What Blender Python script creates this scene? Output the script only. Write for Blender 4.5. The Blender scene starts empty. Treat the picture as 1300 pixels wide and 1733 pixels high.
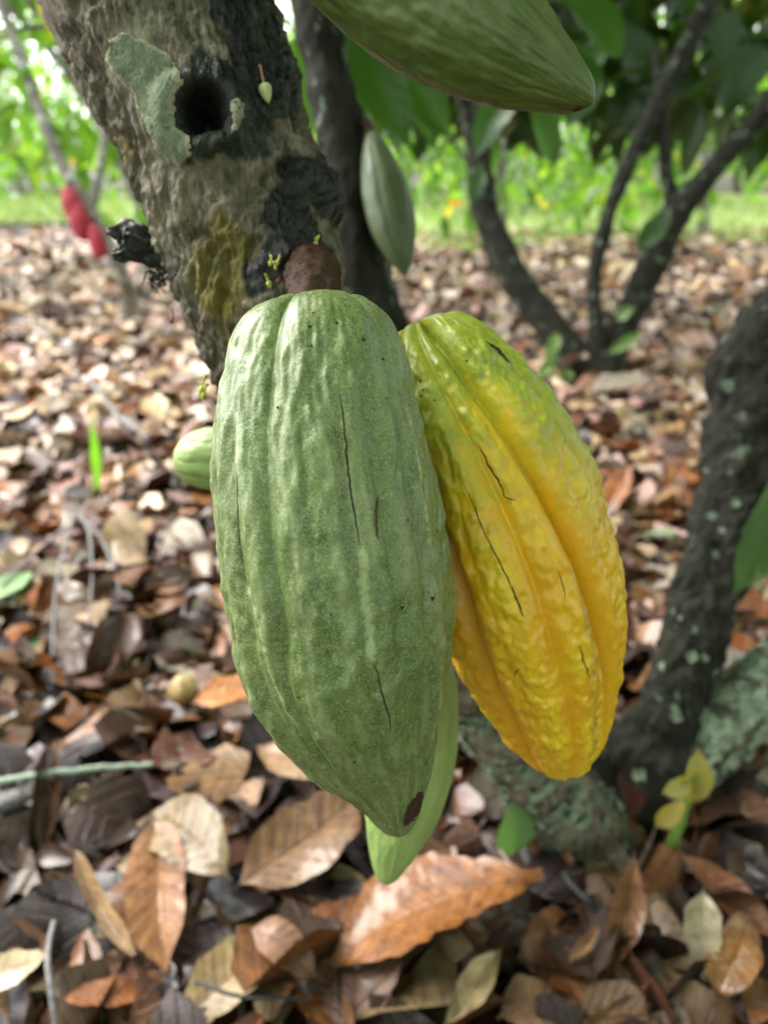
import bpy, math, random
import numpy as np
from mathutils import Vector
from mathutils.bvhtree import BVHTree

R = math.radians
S = bpy.context.scene
COL = S.collection

# ------------------------------------------------------------------ camera
FPX = 1203.0                      # focal length in pixels of the 1300 x 1733 photograph
PITCH = R(27.0)
CAM = np.array((0.0, 0.0, 0.80))
cam_d = bpy.data.cameras.new('camera')
cam = bpy.data.objects.new('camera', cam_d); COL.objects.link(cam)
cam.location = CAM; cam.rotation_euler = (R(90) - PITCH, 0, 0)
cam_d.sensor_fit = 'VERTICAL'; cam_d.lens = 24.0; cam_d.sensor_height = 24.0 * 1733 / FPX; cam_d.sensor_width = 40
cam_d.clip_start = 0.01; cam_d.clip_end = 500
cam_d.dof.use_dof = True; cam_d.dof.focus_distance = 0.258; cam_d.dof.aperture_fstop = 24.0 / 3.5
S.camera = cam

# ------------------------------------------------------------------ sky, sun, exposure
SUN_EL, SUN_AZ = R(52), R(-58)     # azimuth from +Y towards +X: the hazy sun stands ahead of the camera, to its left
w = bpy.data.worlds.new('World'); S.world = w; w.use_nodes = True
wn = w.node_tree.nodes; wl = w.node_tree.links
sky = wn.new('ShaderNodeTexSky'); sky.sky_type = 'NISHITA'; sky.sun_disc = False
sky.sun_elevation = SUN_EL; sky.sun_rotation = SUN_AZ; sky.air_density = 1.0; sky.dust_density = 1.0; sky.ozone_density = 1.0
hsv = wn.new('ShaderNodeHueSaturation'); hsv.inputs['Saturation'].default_value = 0.16   # thin overcast
wl.new(sky.outputs[0], hsv.inputs['Color']); wl.new(hsv.outputs[0], wn['Background'].inputs['Color'])
wn['Background'].inputs['Strength'].default_value = 0.15
sun_d = bpy.data.lights.new('sun', 'SUN'); sun = bpy.data.objects.new('sun', sun_d); COL.objects.link(sun)
sun_d.energy = 1.5; sun_d.angle = R(50); sun_d.color = (1.0, 0.95, 0.86)
sdir = Vector((math.sin(SUN_AZ) * math.cos(SUN_EL), math.cos(SUN_AZ) * math.cos(SUN_EL), math.sin(SUN_EL)))
sun.rotation_euler = sdir.to_track_quat('Z', 'Y').to_euler()
S.view_settings.view_transform = 'Standard'; S.view_settings.look = 'None'
S.view_settings.exposure = 2.35; S.view_settings.gamma = 1.0; S.view_settings.use_curve_mapping = False
S.cycles.use_denoising = True; S.cycles.max_bounces = 5; S.cycles.diffuse_bounces = 2; S.cycles.glossy_bounces = 2
S.cycles.transmission_bounces = 3; S.cycles.caustics_reflective = False; S.cycles.caustics_refractive = False
S.cycles.sample_clamp_indirect = 6.0

# ------------------------------------------------------------------ geometry helpers
FW = np.array((0, math.cos(PITCH), -math.sin(PITCH))); UP = np.array((0, math.sin(PITCH), math.cos(PITCH))); RT = np.array((1.0, 0, 0))
def ray(px, py):
    return FW + RT * ((px - 650) / FPX) + UP * ((866.5 - py) / FPX)
def P(px, py, d):                  # point at depth d metres behind a photo pixel
    return CAM + ray(px, py) * d
def G(px, py, z=0.0):              # point on the ground behind a photo pixel
    r = ray(px, py); return CAM + r * ((z - CAM[2]) / r[2])
def unit(v):
    v = np.asarray(v, float); return v / max(np.linalg.norm(v), 1e-12)

_rs = np.random.RandomState(7)
_perm = np.concatenate([_rs.permutation(256)] * 3)
_grad = _rs.normal(size=(256, 3)); _grad /= np.linalg.norm(_grad, axis=1)[:, None]
def noise(p):
    p = np.asarray(p, float); i = np.floor(p).astype(int); f = p - i; i &= 255
    u = f * f * f * (f * (f * 6 - 15) + 10); out = 0
    for dx in (0, 1):
        wx = u[:, 0] if dx else 1 - u[:, 0]
        for dy in (0, 1):
            wy = u[:, 1] if dy else 1 - u[:, 1]
            for dz in (0, 1):
                wz = u[:, 2] if dz else 1 - u[:, 2]
                g = _grad[_perm[_perm[_perm[(i[:, 0] + dx) & 255] + ((i[:, 1] + dy) & 255)] + ((i[:, 2] + dz) & 255)]]
                out = out + wx * wy * wz * (g[:, 0] * (f[:, 0] - dx) + g[:, 1] * (f[:, 1] - dy) + g[:, 2] * (f[:, 2] - dz))
    return out * 1.6
def fbm(p, o=4, g=0.5):
    a, s, t = 1.0, 0.0, np.asarray(p, float)
    for _ in range(o):
        s = s + a * noise(t); a *= g; t = t * 2.03 + 11.3
    return s
def sstep(a, b, x):
    t = np.clip((x - a) / (b - a), 0, 1); return t * t * (3 - 2 * t)
def interp(tab, t):                # Catmull-Rom through the rows of tab at parameters t in 0..1 (by chord length of the first 3 columns)
    tab = np.asarray(tab, float)
    seg = np.linalg.norm(np.diff(tab[:, :3], axis=0), axis=1); s = np.concatenate([[0], np.cumsum(seg)]); s /= s[-1]
    m = np.zeros_like(tab); m[1:-1] = (tab[2:] - tab[:-2]) / (s[2:] - s[:-2])[:, None]
    m[0] = (tab[1] - tab[0]) / (s[1] - s[0]); m[-1] = (tab[-1] - tab[-2]) / (s[-1] - s[-2])
    k = np.clip(np.searchsorted(s, t, side='right') - 1, 0, len(s) - 2); h = (s[k + 1] - s[k]); x = ((t - s[k]) / h)[:, None]; h = h[:, None]
    return (tab[k] * (2 * x**3 - 3 * x**2 + 1) + m[k] * h * (x**3 - 2 * x**2 + x) + tab[k + 1] * (3 * x**2 - 2 * x**3) + m[k + 1] * h * (x**3 - x**2))

def mesh(name, v, f, col=None, uv=None, smooth=True):
    v = np.asarray(v, np.float32); f = np.asarray(f, np.int32); n = f.shape[1]
    me = bpy.data.meshes.new(name)
    me.vertices.add(len(v)); me.vertices.foreach_set('co', v.ravel())
    me.loops.add(f.size); me.loops.foreach_set('vertex_index', f.ravel())
    me.polygons.add(len(f)); me.polygons.foreach_set('loop_start', np.arange(len(f), dtype=np.int32) * n)
    me.polygons.foreach_set('loop_total', np.full(len(f), n, np.int32))
    me.polygons.foreach_set('use_smooth', np.full(len(f), smooth, bool))
    if col is not None:
        a = me.color_attributes.new('Col', 'FLOAT_COLOR', 'POINT'); c = np.ones((len(v), 4), np.float32); c[:, :col.shape[1]] = col
        a.data.foreach_set('color', c.ravel())
    if uv is not None:
        u = me.uv_layers.new(name='UVMap'); u.data.foreach_set('uv', np.asarray(uv, np.float32)[f.ravel()].ravel())
    me.update(calc_edges=True); me.validate()
    return me
def put(name, me, mat, parent=None, loc=None):
    o = bpy.data.objects.new(name, me); COL.objects.link(o)
    if mat is not None and len(me.materials) == 0: me.materials.append(mat)
    if parent is not None: o.parent = parent
    if loc is not None: o.location = loc
    return o
def tag(o, label=None, cat=None, group=None, kind=None):
    for k, x in (('label', label), ('category', cat), ('group', group), ('kind', kind)):
        if x: o[k] = x
    return o
def empty(name, loc, label=None, cat=None, group=None):
    o = bpy.data.objects.new(name, None); COL.objects.link(o); o.location = loc; o.empty_display_size = 0.02
    return tag(o, label, cat, group)
def wpart(name, root, v, f, mat, col=None, uv=None, smooth=True, base=None):   # world-space vertices -> part under root
    b = np.array(base if base is not None else root.location)
    return put(name, mesh(name, np.asarray(v) - b, f, col, uv, smooth), mat, root)

def grid_faces(nv, nu, wrap=True):  # nv rings of nu vertices
    i = np.arange(nv - 1)[:, None] * nu; j = np.arange(nu if wrap else nu - 1)[None, :]
    a = i + j; b = i + (j + 1) % nu
    return np.stack([a, b, b + nu, a + nu], -1).reshape(-1, 4)
def frames(c, ref):
    t = np.gradient(c, axis=0); t /= np.linalg.norm(t, axis=1)[:, None]
    n = ref - (t @ ref)[:, None] * t; n /= np.linalg.norm(n, axis=1)[:, None]
    return t, n, np.cross(t, n)
def tube(path, nu, nv, disp=None, ref=None, ts=None):
    """path rows x y z r. disp(points, axis_t, theta, r) -> outward offset. Returns verts, faces, normals, t, theta"""
    t = np.linspace(0, 1, nv) if ts is None else ts
    q = interp(path, t); c = q[:, :3]; r = np.maximum(q[:, 3], 1e-5)
    T, N, B = frames(c, unit(-FW) if ref is None else ref)
    th = np.linspace(0, 2 * np.pi, nu, endpoint=False)
    d = N[:, None] * np.cos(th)[None, :, None] + B[:, None] * np.sin(th)[None, :, None]
    v = (c[:, None] + d * r[:, None, None]).reshape(-1, 3); d = d.reshape(-1, 3)
    tt = np.repeat(t, nu); hh = np.tile(th, nv); rr = np.repeat(r, nu)
    if disp is not None: v = v + d * disp(v, tt, hh, rr)[:, None]
    return v, grid_faces(nv, nu), d, tt, hh
def pxpath(rows):                  # rows px py depth halfwidth_px
    return np.array([[*P(a, b, d), h * d / FPX] for a, b, d, h in rows])
def sweep(pts, r0, r1, n=8, m=6):  # thin tube through world points
    pts = np.asarray(pts, float); rr = np.linspace(r0, r1, len(pts))
    p = np.column_stack([pts, rr]); dirv = unit(pts[-1] - pts[0]); ref = unit(np.cross(dirv, (0.3, 0.5, 0.81)))
    v, f, *_ = tube(p, m, n, ref=ref)
    return v, f
def join(parts):
    V, F, k = [], [], 0
    for v, f in parts:
        V.append(v); F.append(np.asarray(f) + k); k += len(v)
    return np.concatenate(V), np.concatenate(F)
def bvh(v, f):
    return BVHTree.FromPolygons([tuple(x) for x in v], [tuple(int(i) for i in x) for x in f])
def hit(tree, px, py):
    h = tree.ray_cast(Vector(CAM), Vector(ray(px, py)).normalized())
    return (np.array(h[0]), np.array(h[1])) if h[0] is not None else (None, None)

# ------------------------------------------------------------------ materials
class Mat:
    def __init__(s, name):
        s.m = bpy.data.materials.new(name); s.m.use_nodes = True; s.nt = s.m.node_tree
        s.b = s.nt.nodes['Principled BSDF']; s.out = s.nt.nodes['Material Output']
    def n(s, t, **k):
        x = s.nt.nodes.new('ShaderNode' + t)
        for a, b in k.items():
            if a.startswith('i_'):
                key = a[2:]; key = int(key) if key.isdigit() else key.replace('_', ' ')
                s.plug(b, x.inputs[key])
            else: setattr(x, a, b)
        return x
    def plug(s, v, sock):
        if hasattr(v, 'is_linked'): s.nt.links.new(v, sock)
        elif hasattr(v, 'outputs'): s.nt.links.new(v.outputs[0], sock)
        else:
            if isinstance(v, (tuple, list)) and len(v) == 3 and sock.type == 'RGBA': v = (*v, 1)
            sock.default_value = v
    def set(s, **k):
        for a, b in k.items(): s.plug(b, s.b.inputs[a.replace('_', ' ')])
        return s
    def mix(s, f, a, b, mode='MIX'):
        x = s.n('Mix', data_type='RGBA', blend_type=mode); s.plug(f, x.inputs[0]); s.plug(a, x.inputs[6]); s.plug(b, x.inputs[7]); return x.outputs[2]
    def noise(s, scale, detail=4, rough=0.55, vec=None, dist=0.0):
        x = s.n('TexNoise'); x.inputs['Scale'].default_value = scale; x.inputs['Detail'].default_value = detail
        x.inputs['Roughness'].default_value = rough; x.inputs['Distortion'].default_value = dist
        if vec is not None: s.plug(vec, x.inputs['Vector'])
        return x.outputs['Fac']
    def ramp(s, f, *st):
        x = s.n('ValToRGB'); s.plug(f, x.inputs[0]); e = x.color_ramp.elements
        while len(e) < len(st): e.new(0.5)
        for el, (p, c) in zip(e, st): el.position = p; el.color = (*c, 1) if isinstance(c, tuple) else (c, c, c, 1)
        return x.outputs[0]
    def math(s, op, a, b=0.0, c=0.0):
        x = s.n('Math', operation=op); s.plug(a, x.inputs[0]); s.plug(b, x.inputs[1]); s.plug(c, x.inputs[2]); return x.outputs[0]
    def obj(s, sc=(1, 1, 1)):
        m = s.n('Mapping'); s.plug(s.n('TexCoord').outputs['Object'], m.inputs[0]); m.inputs['Scale'].default_value = sc; return m.outputs[0]
    def bump(s, h, dist, strength=1.0, normal=None):
        x = s.n('Bump'); x.inputs['Distance'].default_value = dist; x.inputs['Strength'].default_value = strength; s.plug(h, x.inputs['Height'])
        if normal is not None: s.plug(normal, x.inputs['Normal'])
        s.nt.links.new(x.outputs[0], s.b.inputs['Normal']); return x.outputs[0]
    def attr(s, name='Col'):
        a = s.n('Attribute', attribute_name=name); sp = s.n('SeparateColor'); s.plug(a.outputs['Color'], sp.inputs[0]); return a.outputs['Color'], sp.outputs
    def translucent(s, col, fac):
        t = s.n('BsdfTranslucent'); s.plug(col, t.inputs['Color']); mx = s.n('MixShader'); s.plug(fac, mx.inputs[0])
        s.nt.links.new(s.b.outputs[0], mx.inputs[1]); s.nt.links.new(t.outputs[0], mx.inputs[2]); s.nt.links.new(mx.outputs[0], s.out.inputs['Surface'])

def mat_pod(name, dark, mid, pale, rough=0.40, bump=0.00022, speck=0.5, coat=0.25):
    m = Mat(name); _, c = m.attr(); o = m.obj()
    big = m.noise(70, 4, 0.6, o); fine = m.noise(1150, 3, 0.75, o); med = m.noise(420, 4, 0.65, o)
    col = m.mix(m.ramp(big, (0.33, 0.0), (0.68, 1.0)), dark, mid)
    col = m.mix(m.math('MULTIPLY', m.ramp(med, (0.42, 0.0), (0.70, 1.0)), 0.32), col, pale)
    col = m.mix(m.math('MULTIPLY', m.ramp(fine, (0.50, 0.0), (0.66, 1.0)), speck), col, pale)     # chalky pores
    col = m.mix(m.math('MULTIPLY', c[0], 0.85), col, tuple(1.08 * x for x in pale))                                        # worn ridge crests
    dots = m.n('TexVoronoi'); m.plug(o, dots.inputs['Vector']); dots.inputs['Scale'].default_value = 160
    gate = m.ramp(m.noise(60, 2, 0.5, o), (0.56, 0.0), (0.62, 1.0))
    col = m.mix(m.math('MULTIPLY', m.ramp(dots.outputs['Distance'], (0.0, 1.0), (0.10, 0.0)), gate), col, (0.03, 0.035, 0.012))
    m.set(Base_Color=col, Roughness=m.ramp(med, (0.3, rough - 0.10), (0.7, rough + 0.12)), Specular_IOR_Level=0.5)
    m.b.inputs['Coat Weight'].default_value = coat; m.b.inputs['Coat Roughness'].default_value = 0.22
    h = m.math('ADD', m.math('MULTIPLY', fine, 0.5), med)
    m.bump(h, bump, 0.9)
    return m.m
GREEN_POD = mat_pod('green_pod_skin', (0.066, 0.118, 0.018), (0.132, 0.196, 0.043), (0.36, 0.42, 0.21), 0.33, 0.00045, 0.72)
GREEN_POD_B = mat_pod('light_green_pod_skin', (0.19, 0.29, 0.07), (0.26, 0.37, 0.10), (0.38, 0.48, 0.20), 0.5, 0.0001, 0.25)
GREEN_POD_D = mat_pod('grey_green_pod_skin', (0.042, 0.070, 0.018), (0.066, 0.100, 0.028), (0.10, 0.13, 0.05), 0.6, 0.0001, 0.2)
GREEN_POD_C = mat_pod('shaded_olive_pod_skin', (0.058, 0.092, 0.013), (0.088, 0.132, 0.021), (0.15, 0.19, 0.055), 0.5, 0.0001, 0.25)  # top pod: skin darkened to olive to stand in for backlit shade
RED_POD = mat_pod('red_pod_skin', (0.17, 0.002, 0.012), (0.29, 0.003, 0.016), (0.32, 0.008, 0.03), 0.7, 0.0001, 0.1, 0.0)

def mat_yellow():
    m = Mat('yellow_pod_skin'); _, c = m.attr(); o = m.obj()
    big = m.noise(45, 4, 0.6, o); fine = m.noise(1300, 3, 0.65, o); med = m.noise(260, 4, 0.6, o)
    yel = m.mix(m.ramp(big, (0.35, 0.0), (0.65, 1.0)), (0.86, 0.50, 0.006), (0.88, 0.65, 0.012))
    yel = m.mix(c[0], yel, (0.80, 0.40, 0.006))                       # orange in the furrows and on the inner side
    grn = m.mix(m.ramp(med, (0.35, 0.0), (0.7, 1.0)), (0.19, 0.27, 0.018), (0.42, 0.47, 0.04))
    gf = m.ramp(m.math('ADD', c[1], m.math('MULTIPLY', m.math('SUBTRACT', med, 0.5), 0.9)), (0.05, 0.0), (0.95, 1.0))
    col = m.mix(gf, yel, grn)
    col = m.mix(m.math('MULTIPLY', m.ramp(fine, (0.52, 0.0), (0.72, 1.0)), 0.22), col, (0.9, 0.75, 0.25))
    col = m.mix(m.math('MULTIPLY', c[2], m.ramp(med, (0.40, 0.1), (0.65, 0.8))), col, (0.30, 0.19, 0.05))   # scuffed brown crest
    m.set(Base_Color=col, Roughness=m.ramp(med, (0.3, 0.30), (0.7, 0.46)), Specular_IOR_Level=0.5)
    m.b.inputs['Coat Weight'].default_value = 0.3; m.b.inputs['Coat Roughness'].default_value = 0.18
    m.bump(m.math('ADD', m.math('MULTIPLY', fine, 0.5), med), 0.00035, 0.9); return m.m
YELLOW_POD = mat_yellow()

def mat_bark(name, lo, mid, hi, lich=None, lichamt=0.0, sc=1.0, spec=0.4):
    m = Mat(name); _, c = m.attr(); o = m.obj((1, 1, 0.38)); o1 = m.obj()
    a = m.noise(90 * sc, 7, 0.68, o, 0.6); b = m.noise(420 * sc, 5, 0.7, o); p = m.noise(22 * sc, 5, 0.65, o1, 0.4)
    col = m.ramp(m.math('ADD', m.math('MULTIPLY', a, 0.6), m.math('MULTIPLY', b, 0.4)), (0.34, lo), (0.50, mid), (0.68, hi))
    col = m.mix(m.ramp(p, (0.45, 0.0), (0.72, 0.7)), col, tuple(0.9 * x for x in hi))
    # crust of pale lichen film, olive moss, wet black rot: the three painted masks of the stem
    col = m.mix(m.math('MULTIPLY', c[2], m.math('MULTIPLY', m.ramp(b, (0.38, 0.0), (0.62, 0.8)), m.ramp(a, (0.38, 0.15), (0.58, 1.0)))), col, (0.29, 0.28, 0.20))
    col = m.mix(m.math('MULTIPLY', c[1], m.ramp(a, (0.35, 0.5), (0.6, 1.0))), col, m.mix(b, (0.10, 0.085, 0.008), (0.20, 0.16, 0.012)))
    blk = m.ramp(m.math('ADD', c[0], m.math('MULTIPLY', m.math('SUBTRACT', a, 0.5), 1.1)), (0.36, 0.0), (0.58, 1.0))
    col = m.mix(blk, col, m.mix(m.ramp(p, (0.45, 0.0), (0.62, 1.0)), (0.008, 0.008, 0.007), (0.016, 0.026, 0.010)))
    if lich:
        v = m.noise(38 * sc, 5, 0.6, o1, 0.3)
        col = m.mix(m.math('MULTIPLY', m.ramp(v, (0.60 - lichamt, 0.0), (0.64 - lichamt, 1.0)), m.ramp(b, (0.3, 0.4), (0.55, 1.0))), col, lich)
    m.set(Base_Color=col, Roughness=m.mix(blk, (0.82,) * 3, m.ramp(b, (0.4, 0.16), (0.65, 0.5))), Specular_IOR_Level=spec)
    m.bump(m.math('ADD', m.math('MULTIPLY', b, 0.5), a), 0.0022 / sc, 0.9); return m.m
BARK = mat_bark('cocoa_bark', (0.012, 0.009, 0.006), (0.092, 0.074, 0.050), (0.35, 0.31, 0.23))
BARK_DARK = mat_bark('dark_mossy_bark', (0.006, 0.006, 0.005), (0.018, 0.018, 0.013), (0.050, 0.050, 0.036), (0.13, 0.17, 0.12), 0.008, 0.7, 0.12)
BARK_LICHEN = mat_bark('lichened_bark', (0.02, 0.02, 0.013), (0.07, 0.07, 0.045), (0.17, 0.17, 0.12), (0.30, 0.38, 0.27), 0.10, 0.7)
BARK_FAR = mat_bark('far_bark', (0.05, 0.045, 0.035), (0.13, 0.12, 0.09), (0.28, 0.27, 0.22), (0.34, 0.38, 0.32), 0.08, 0.25)

def mat_simple(name, a, b, scale, rough, bump=0.0, spec=0.5):
    m = Mat(name); o = m.obj(); f = m.noise(scale, 5, 0.65, o)
    m.set(Base_Color=m.mix(m.ramp(f, (0.35, 0.0), (0.65, 1.0)), a, b), Roughness=rough, Specular_IOR_Level=spec)
    if bump: m.bump(f, bump, 0.9)
    return m.m
def mat_lichen():
    m = Mat('crust_lichen'); _, c = m.attr(); o = m.obj((1, 1, 0.6)); f = m.noise(260, 6, 0.7, o, 0.5); g = m.noise(1100, 3, 0.6, o)
    inner = m.mix(m.ramp(f, (0.36, 0.0), (0.66, 1.0)), (0.17, 0.215, 0.135), (0.34, 0.39, 0.28))
    col = m.mix(m.ramp(m.math('ADD', c[0], m.math('MULTIPLY', m.math('SUBTRACT', f, .5), .7)), (0.30, 0.0), (0.85, 1.0)), inner, m.mix(g, (0.34, 0.31, 0.20), (0.48, 0.45, 0.33)))
    m.set(Base_Color=col, Roughness=0.95, Specular_IOR_Level=0.1); m.bump(m.math('ADD', f, m.math('MULTIPLY', g, 0.5)), 0.0011, 1.0); return m.m
LICHEN = mat_lichen()
LICHEN_LEAFY = mat_simple('leafy_lichen', (0.085, 0.12, 0.07), (0.27, 0.33, 0.24), 130, 0.9, 0.001, 0.2)
CRACK = mat_simple('dry_crack', (0.018, 0.014, 0.008), (0.055, 0.038, 0.018), 400, 0.8)
HOLE = mat_simple('rotten_hole', (0.016, 0.008, 0.005), (0.065, 0.024, 0.012), 500, 0.6, 0.0006)
CORK = mat_simple('corky_edge', (0.11, 0.10, 0.035), (0.22, 0.20, 0.08), 900, 0.9, 0.0004)
CHALK = mat_simple('chalky_scar', (0.30, 0.38, 0.20), (0.44, 0.52, 0.36), 1800, 0.8)
STALK = mat_simple('brown_stalk', (0.008, 0.005, 0.003), (0.075, 0.030, 0.011), 320, 0.65, 0.002, 0.2)
STALK_Y = mat_simple('yellow_stalk', (0.45, 0.24, 0.02), (0.62, 0.36, 0.03), 200, 0.45, 0.0003)
BUD = mat_simple('flower_bud', (0.50, 0.56, 0.22), (0.72, 0.72, 0.42), 300, 0.5)
BUD_Y = mat_simple('yellow_green_bud', (0.38, 0.42, 0.06), (0.55, 0.55, 0.12), 300, 0.5)
PEDICEL = mat_simple('pink_pedicel', (0.42, 0.20, 0.13), (0.52, 0.30, 0.18), 300, 0.5)
REDBIT = mat_simple('red_scrap', (0.10, 0.012, 0.01), (0.19, 0.022, 0.016), 300, 0.6)
BLACKWOOD = mat_simple('rotten_black_wood', (0.005, 0.005, 0.005), (0.03, 0.03, 0.026), 260, 0.35, 0.002)
TWIG = mat_simple('grey_twig', (0.075, 0.072, 0.07), (0.22, 0.21, 0.21), 150, 0.7, 0.0006)
TWIG_GREEN = mat_simple('mossy_twig', (0.11, 0.15, 0.11), (0.26, 0.32, 0.24), 150, 0.7, 0.0006)
FRUIT = mat_simple('pale_fruit', (0.20, 0.12, 0.04), (0.46, 0.36, 0.14), 45, 0.5, 0.003)

def veins(m, nv=11.0):              # leaf UV: x along 0..1, y across -1..1 stored as 0..1
    uvn = m.n('UVMap'); sp = m.n('SeparateXYZ'); m.plug(uvn.outputs[0], sp.inputs[0])
    av = m.math('ABSOLUTE', m.math('MULTIPLY', m.math('SUBTRACT', sp.outputs[1], 0.5), 2.0))
    ph = m.math('FRACT', m.math('SUBTRACT', m.math('MULTIPLY', sp.outputs[0], nv), m.math('MULTIPLY', av, 1.6)))
    side = m.ramp(m.math('ABSOLUTE', m.math('SUBTRACT', ph, 0.5)), (0.0, 1.0), (0.10, 0.0))
    mid = m.ramp(av, (0.0, 1.0), (0.06, 0.0))
    return side, mid, av
def mat_dead():
    m = Mat('dead_leaf'); colr, c = m.attr(); o = m.obj(); side, mid, av = veins(m)
    f = m.noise(55, 5, 0.65, o); g = m.noise(300, 4, 0.6, o); wet = m.noise(14, 3, 0.5, o)
    col = m.mix(m.ramp(f, (0.36, 0.0), (0.66, 1.0)), m.mix(1.0, colr, (0.52, 0.44, 0.38), 'MULTIPLY'), m.mix(1.0, colr, (1.22, 1.18, 1.1), 'MULTIPLY'))
    col = m.mix(m.math('MULTIPLY', side, 0.22), col, m.mix(1.0, colr, (1.5, 1.5, 1.5), 'MULTIPLY'))
    col = m.mix(m.math('MULTIPLY', mid, 0.45), col, m.mix(1.0, colr, (1.7, 1.6, 1.5), 'MULTIPLY'))
    spots = m.ramp(m.noise(26, 5, 0.7, o, 0.5), (0.60, 0.0), (0.66, 0.75))
    col = m.mix(spots, col, (0.035, 0.020, 0.014))
    m.set(Base_Color=col, Roughness=m.ramp(m.math('ADD', m.math('MULTIPLY', wet, 0.7), m.math('MULTIPLY', g, 0.3)), (0.34, 0.18), (0.56, 0.68)), Specular_IOR_Level=0.42)
    h = m.math('ADD', m.math('MULTIPLY', g, 0.5), m.math('ADD', m.math('MULTIPLY', side, 0.5), m.math('MULTIPLY', mid, 0.8)))
    m.plug(m.ramp(wet, (0.42, 0.0), (0.60, 0.75)), m.b.inputs['Coat Weight']); m.b.inputs['Coat Roughness'].default_value = 0.10
    m.bump(h, 0.0026, 0.9); return m.m
DEAD = mat_dead()
def mat_green(name, tr=0.35):
    m = Mat(name); colr, c = m.attr(); o = m.obj(); side, mid, av = veins(m, 9.0); f = m.noise(18, 4, 0.6, o)
    col = m.mix(f, m.mix(1.0, colr, (0.7, 0.75, 0.7), 'MULTIPLY'), m.mix(1.0, colr, (1.25, 1.2, 1.1), 'MULTIPLY'))
    col = m.mix(m.math('MULTIPLY', m.math('MAXIMUM', m.math('MULTIPLY', side, 0.5), mid), 0.5), col, m.mix(1.0, colr, (2.0, 1.8, 1.5), 'MULTIPLY'))
    m.set(Base_Color=col, Roughness=0.33, Specular_IOR_Level=0.5); m.bump(m.math('ADD', side, mid), 0.001, 0.5)
    m.translucent(m.mix(1.0, colr, (1.9, 2.3, 0.8), 'MULTIPLY'), tr); return m.m
LEAF = mat_green('green_leaf', 0.30)
LEAF_FAR_BRIGHT = mat_green('far_bright_leaf', 0.5)  # leaves of the far trees, made to look brightly lit
def mat_ground():
    m = Mat('litter_soil'); o = m.obj(); f = m.noise(9, 7, 0.7, o); g = m.noise(60, 5, 0.7, o)
    col = m.mix(m.ramp(f, (0.35, 0.0), (0.65, 1.0)), (0.022, 0.014, 0.010), (0.075, 0.048, 0.032))
    col = m.mix(m.ramp(g, (0.5, 0.0), (0.7, 0.6)), col, (0.14, 0.09, 0.06))
    m.set(Base_Color=col, Roughness=0.6); m.bump(m.math('ADD', f, g), 0.02, 0.8); return m.m
SOIL = mat_ground()
LAWN = mat_simple('lawn', (0.19, 0.25, 0.08), (0.32, 0.36, 0.16), 3.0, 0.8, 0.01)
def mat_grass():
    m = Mat('grass_blade'); colr, c = m.attr(); m.set(Base_Color=colr, Roughness=0.5); m.translucent(m.mix(1.0, colr, (1.6, 1.8, 0.8), 'MULTIPLY'), 0.3); return m.m
GRASS = mat_grass()

# ------------------------------------------------------------------ leaf blade
def blade(rng, L, W, nu=8, nv=3, fold=0.3, curl=0.4, cup=0.0, wave=0.03, vein=0.05, twist=0.0, u0=0.0, u1=1.0, pet=0.06):
    u = np.linspace(u0, u1, nu + 1); v = np.linspace(-1, 1, 2 * nv + 1)
    uu = np.clip((u - pet) / (1 - pet), 0, 1)
    wd = np.sin(np.pi * uu ** 0.92) ** 0.8 * (1 - 0.55 * sstep(0.80, 1.0, uu)); wd = np.maximum(wd, np.where(u < pet + 0.02, 0.035, 0.0)) * W / 2
    if u0 > 0.12: wd[0] *= rng.uniform(0.5, 1)
    ph = rng.uniform(0, 6.28, 3); wd = wd * (1 + .07 * np.sin(9 * u + ph[0]) + .05 * np.sin(23 * u + ph[1]) + rng.normal(0, .012, len(u)))
    U, V = np.meshgrid(u, v, indexing='ij'); WD = np.repeat(wd[:, None], len(v), 1); A = np.abs(V)
    c = curl if abs(curl) > 1e-3 else 1e-3; ang = c * (U - 0.3)
    cx = L / c * (np.sin(ang)); cz = L / c * (1 - np.cos(ang))
    phi = fold + cup * A
    lat = WD * V * np.cos(fold + cup * A * 0.6); hz = WD * A * np.sin(fold + cup * A * 0.55)
    p1, p2, p3 = rng.uniform(0, 6.28, 3)
    hz = hz + wave * L * (A ** 2) * np.sin(U * rng.uniform(6, 13) + p1 + 1.4 * np.sign(V)) + wave * 0.6 * L * V * np.sin(U * 5 + p2)
    hz = hz + vein * WD * A * (1.2 - A) * 2 * np.sin(2 * np.pi * (9 * U - 1.5 * A))
    ta = twist * (U - 0.5); l2 = lat * np.cos(ta) - hz * np.sin(ta); h2 = lat * np.sin(ta) + hz * np.cos(ta)
    lat = l2 + 0.03 * L * np.sin(U * 4 + p3)
    X = cx - np.sin(ang) * h2; Z = cz + np.cos(ang) * h2
    return np.stack([X, lat, Z], -1).reshape(-1, 3), np.stack([U, V * 0.5 + 0.5], -1).reshape(-1, 2)
def blade_faces(nu, nv): return grid_faces(nu + 1, 2 * nv + 1, False)
def orient(v, org, d, n):
    d = unit(d); n = np.asarray(n, float); n = unit(n - (n @ d) * d); s = np.cross(n, d)
    return org + v[:, :1] * d + v[:, 1:2] * s + v[:, 2:3] * n

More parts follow.
